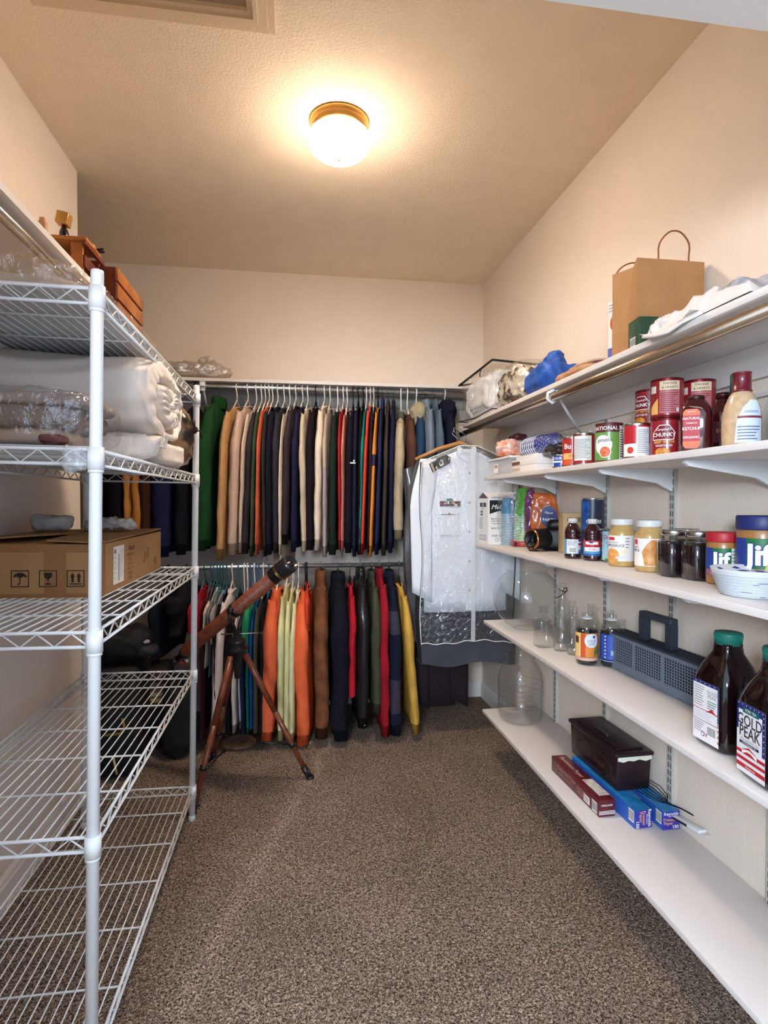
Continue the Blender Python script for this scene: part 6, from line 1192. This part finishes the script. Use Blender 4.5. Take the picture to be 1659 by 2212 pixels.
b = MB(); b.lump((.20, .30, .03), M('#a8764e', .8, var=.25, vs=16, hex2='#c79c74'), .6, .008, 12, 4, c=(0, 0, .02), ridge=.5); b.build('brown_sheet', o); b = MB(); b.lump((.16, .2, .012), M('#cdb49c', .8, var=.2), .6, .005, 16, 9, c=(.0, -.04, .042), ridge=.3); b.build('pale_sheet', o)
b = MB(); b.lump((.05, .12, .03), M('#8a4a42', .8, var=.2), .7, .006, 16, 6, c=(-.03, -.08, .035)); b.build('red_strip', o)
PAPB = M('#a97c50', .85, var=.06, vs=12, bump=.2, bs=14)
o = thing('paper_bag', 'brown kraft paper carrier bag with twisted handles on the high right shelf', 'paper bag', (1.105, 1.64, ZT), 0)
w2, d2, hh = .11, .066, .285
b = MB()
def ring(z, k=0, s=1): return [(-w2*s, -d2*s+.004*k, z), (w2*s, -d2*s, z), (w2*s, d2*s, z), (-w2*s, d2*s, z), (-w2*s+.018*k*2, .012, z), ]
b.loft([[(-w2, -d2, z), (0, -d2-.002, z), (w2, -d2, z), (w2, 0, z), (w2, d2, z), (0, d2, z), (-w2, d2, z), (-w2+g_, .0, z)] for z, g_ in ((0, 0), (.1, .006), (.2, .022), (hh, .03))], PAPB, False)
b.add([(-w2, -d2, .001), (w2, -d2, .001), (w2, d2, .001), (-w2, d2, .001)], [(0, 1, 2, 3)], PAPB); b.build('body', o)
b = MB(); HB = M('#8a5226', .7); b.tube([(-.037, -d2+.0045, hh-.035)]+[(.011-.05*math.cos(PI*k/16)*(1+.05*math.sin(k)), -d2+.003-.005*math.sin(PI*k/16), hh+.01+.073*math.sin(PI*k/16)**.75+.006*k/16) for k in range(17)]+[(.06, -d2+.0045, hh-.035)], .0024, HB, 8); b.build('handle', o)
b = MB(); b.tube([(-.10, d2-.004, hh-.03)]+[(-.05-.05*math.cos(PI*k/12), d2-.004-.026*math.sin(PI*k/12), hh+.03*math.sin(PI*k/12)) for k in range(13)]+[(.0, d2-.004, hh-.03)], .0024, HB, 8); b.build('handle', o)
b = MB(); b.box((0, -d2+.0035, hh-.018), (.16, .002, .034), PAPB); b.build('handle_patch', o)
o = thing('food_box', 'white food carton with an orange dish picture behind the paper bag', 'carton', (1.12, 1.775, ZT), .25)
b = MB(); b.box((0, 0, .112), (.19, .05, .222), M('#dfdcda', .5), .001); b.build('body', o)
b = MB(); s = planemap((-.0955, .025, 0), (0, -1, 0), (0, 0, 1)); b.disc(L(s, 1), .026, .15, .018, M('#c8602c', .5, var=.4, vs=90), 14, .025); b.patch(L(s, 1), 0, .05, .04, .07, M('#5560a8', .5)); b.patch(L(s, 1), .035, .05, .18, .22, M('#20242e', .5)); b.patch(L(s, 1), .03, .05, .075, .085, M('#1f2a80', .5)); lines(b, s, .004, .045, .185, .215, 3, M('#8a8ab0', .5)); b.build('print', o)
o = thing('food_box', 'small dark green carton with a barcode in front of the paper bag', 'carton', (.985, 1.525, ZT), -.12); GRN = M('#173f2c', .35, coat=.3)
b = MB(); b.box((0, 0, .043), (.055, .068, .086), GRN, .001); b.build('body', o); b = MB(); s = planemap((-.0276, .034, 0), (0, -1, 0), (0, 0, 1)); barcode(b, s, .012, .046, .01, .036, 1, 3); lines(b, s, .006, .06, .045, .08, 5, M('#3f6a50', .5)); b.build('print', o)
CLW = M('#e2deda', .9, bump=.3, bs=120)
o = thing('dish_towel', 'crumpled white towel with grey and blue pattern draped on the high right shelf', 'towel', (1.02, 1.255, ZT))
b = MB(); rings = []; NU, NV = 60, 46
def tw(u, v):
    x = -.084+.235*u; y = -.19+.36*v; q = Vector((x*14, y*10, 3)); z = .014+.045*math.sin(PI*min(1, max(0, (v-.05)/.9)))*(.5+.5*u)+.02*noise.noise(q)+.03-.05*abs(noise.noise(q*1.1+Vector((7, 1, 2))))
    ed = min(1, min(u, 1-u, v, 1-v)*9); z = .003+z*ed if z*ed > 0 else .003
    if u < .16 and v > .45: k = (.16-u)/.16; x -= .004; z -= .0; 
    return (x+.012*noise.noise(q*.6), y+.014*noise.noise(q*.5+Vector((4, 4, 4))), max(z, .002))
b.patch(tw, 0, 1, 0, 1, CLW, NU, NV, True)
b.patch(lambda u, v: Vector(tw(u, v))+Vector((0, 0, .0012)), .08, .5, .1, .36, M('#8b95a2', .9, var=.5, vs=30, hex2='#c9bdbd'), 18, 18, True); b.patch(lambda u, v: Vector(tw(u, v))+Vector((-.0005, 0, .0014)), .12, .4, .24, .31, M('#3f5a6e', .9, var=.3, vs=30), 12, 8, True); b.build('cloth', o)
b = MB(); b.tube([(-.085, .165, .006), (-.112, .15, .0), (-.118, .1, -.012), (-.115, .04, -.018), (-.108, 0, -.006), (-.085, -.04, .006)], .004, CLW, 8)
def hang(u, v): y = .165-.20*u; return (-.088-.026*math.sin(PI*v/2), y, .012-.032*math.sin(PI*min(u, 1))*v)
b.patch(hang, 0, 1, 0, 1, CLW, 14, 6, True); b.lump((.07, .10, .05), CLW, .7, .012, 18, 7, c=(-.045, .14, .028), ridge=.4); b.build('hanging_corner', o)
print('OBJECTS', len(bpy.data.objects), 'TRIS', sum(len(o.data.loops)-2*len(o.data.polygons) for o in bpy.data.objects if o.type == 'MESH'))
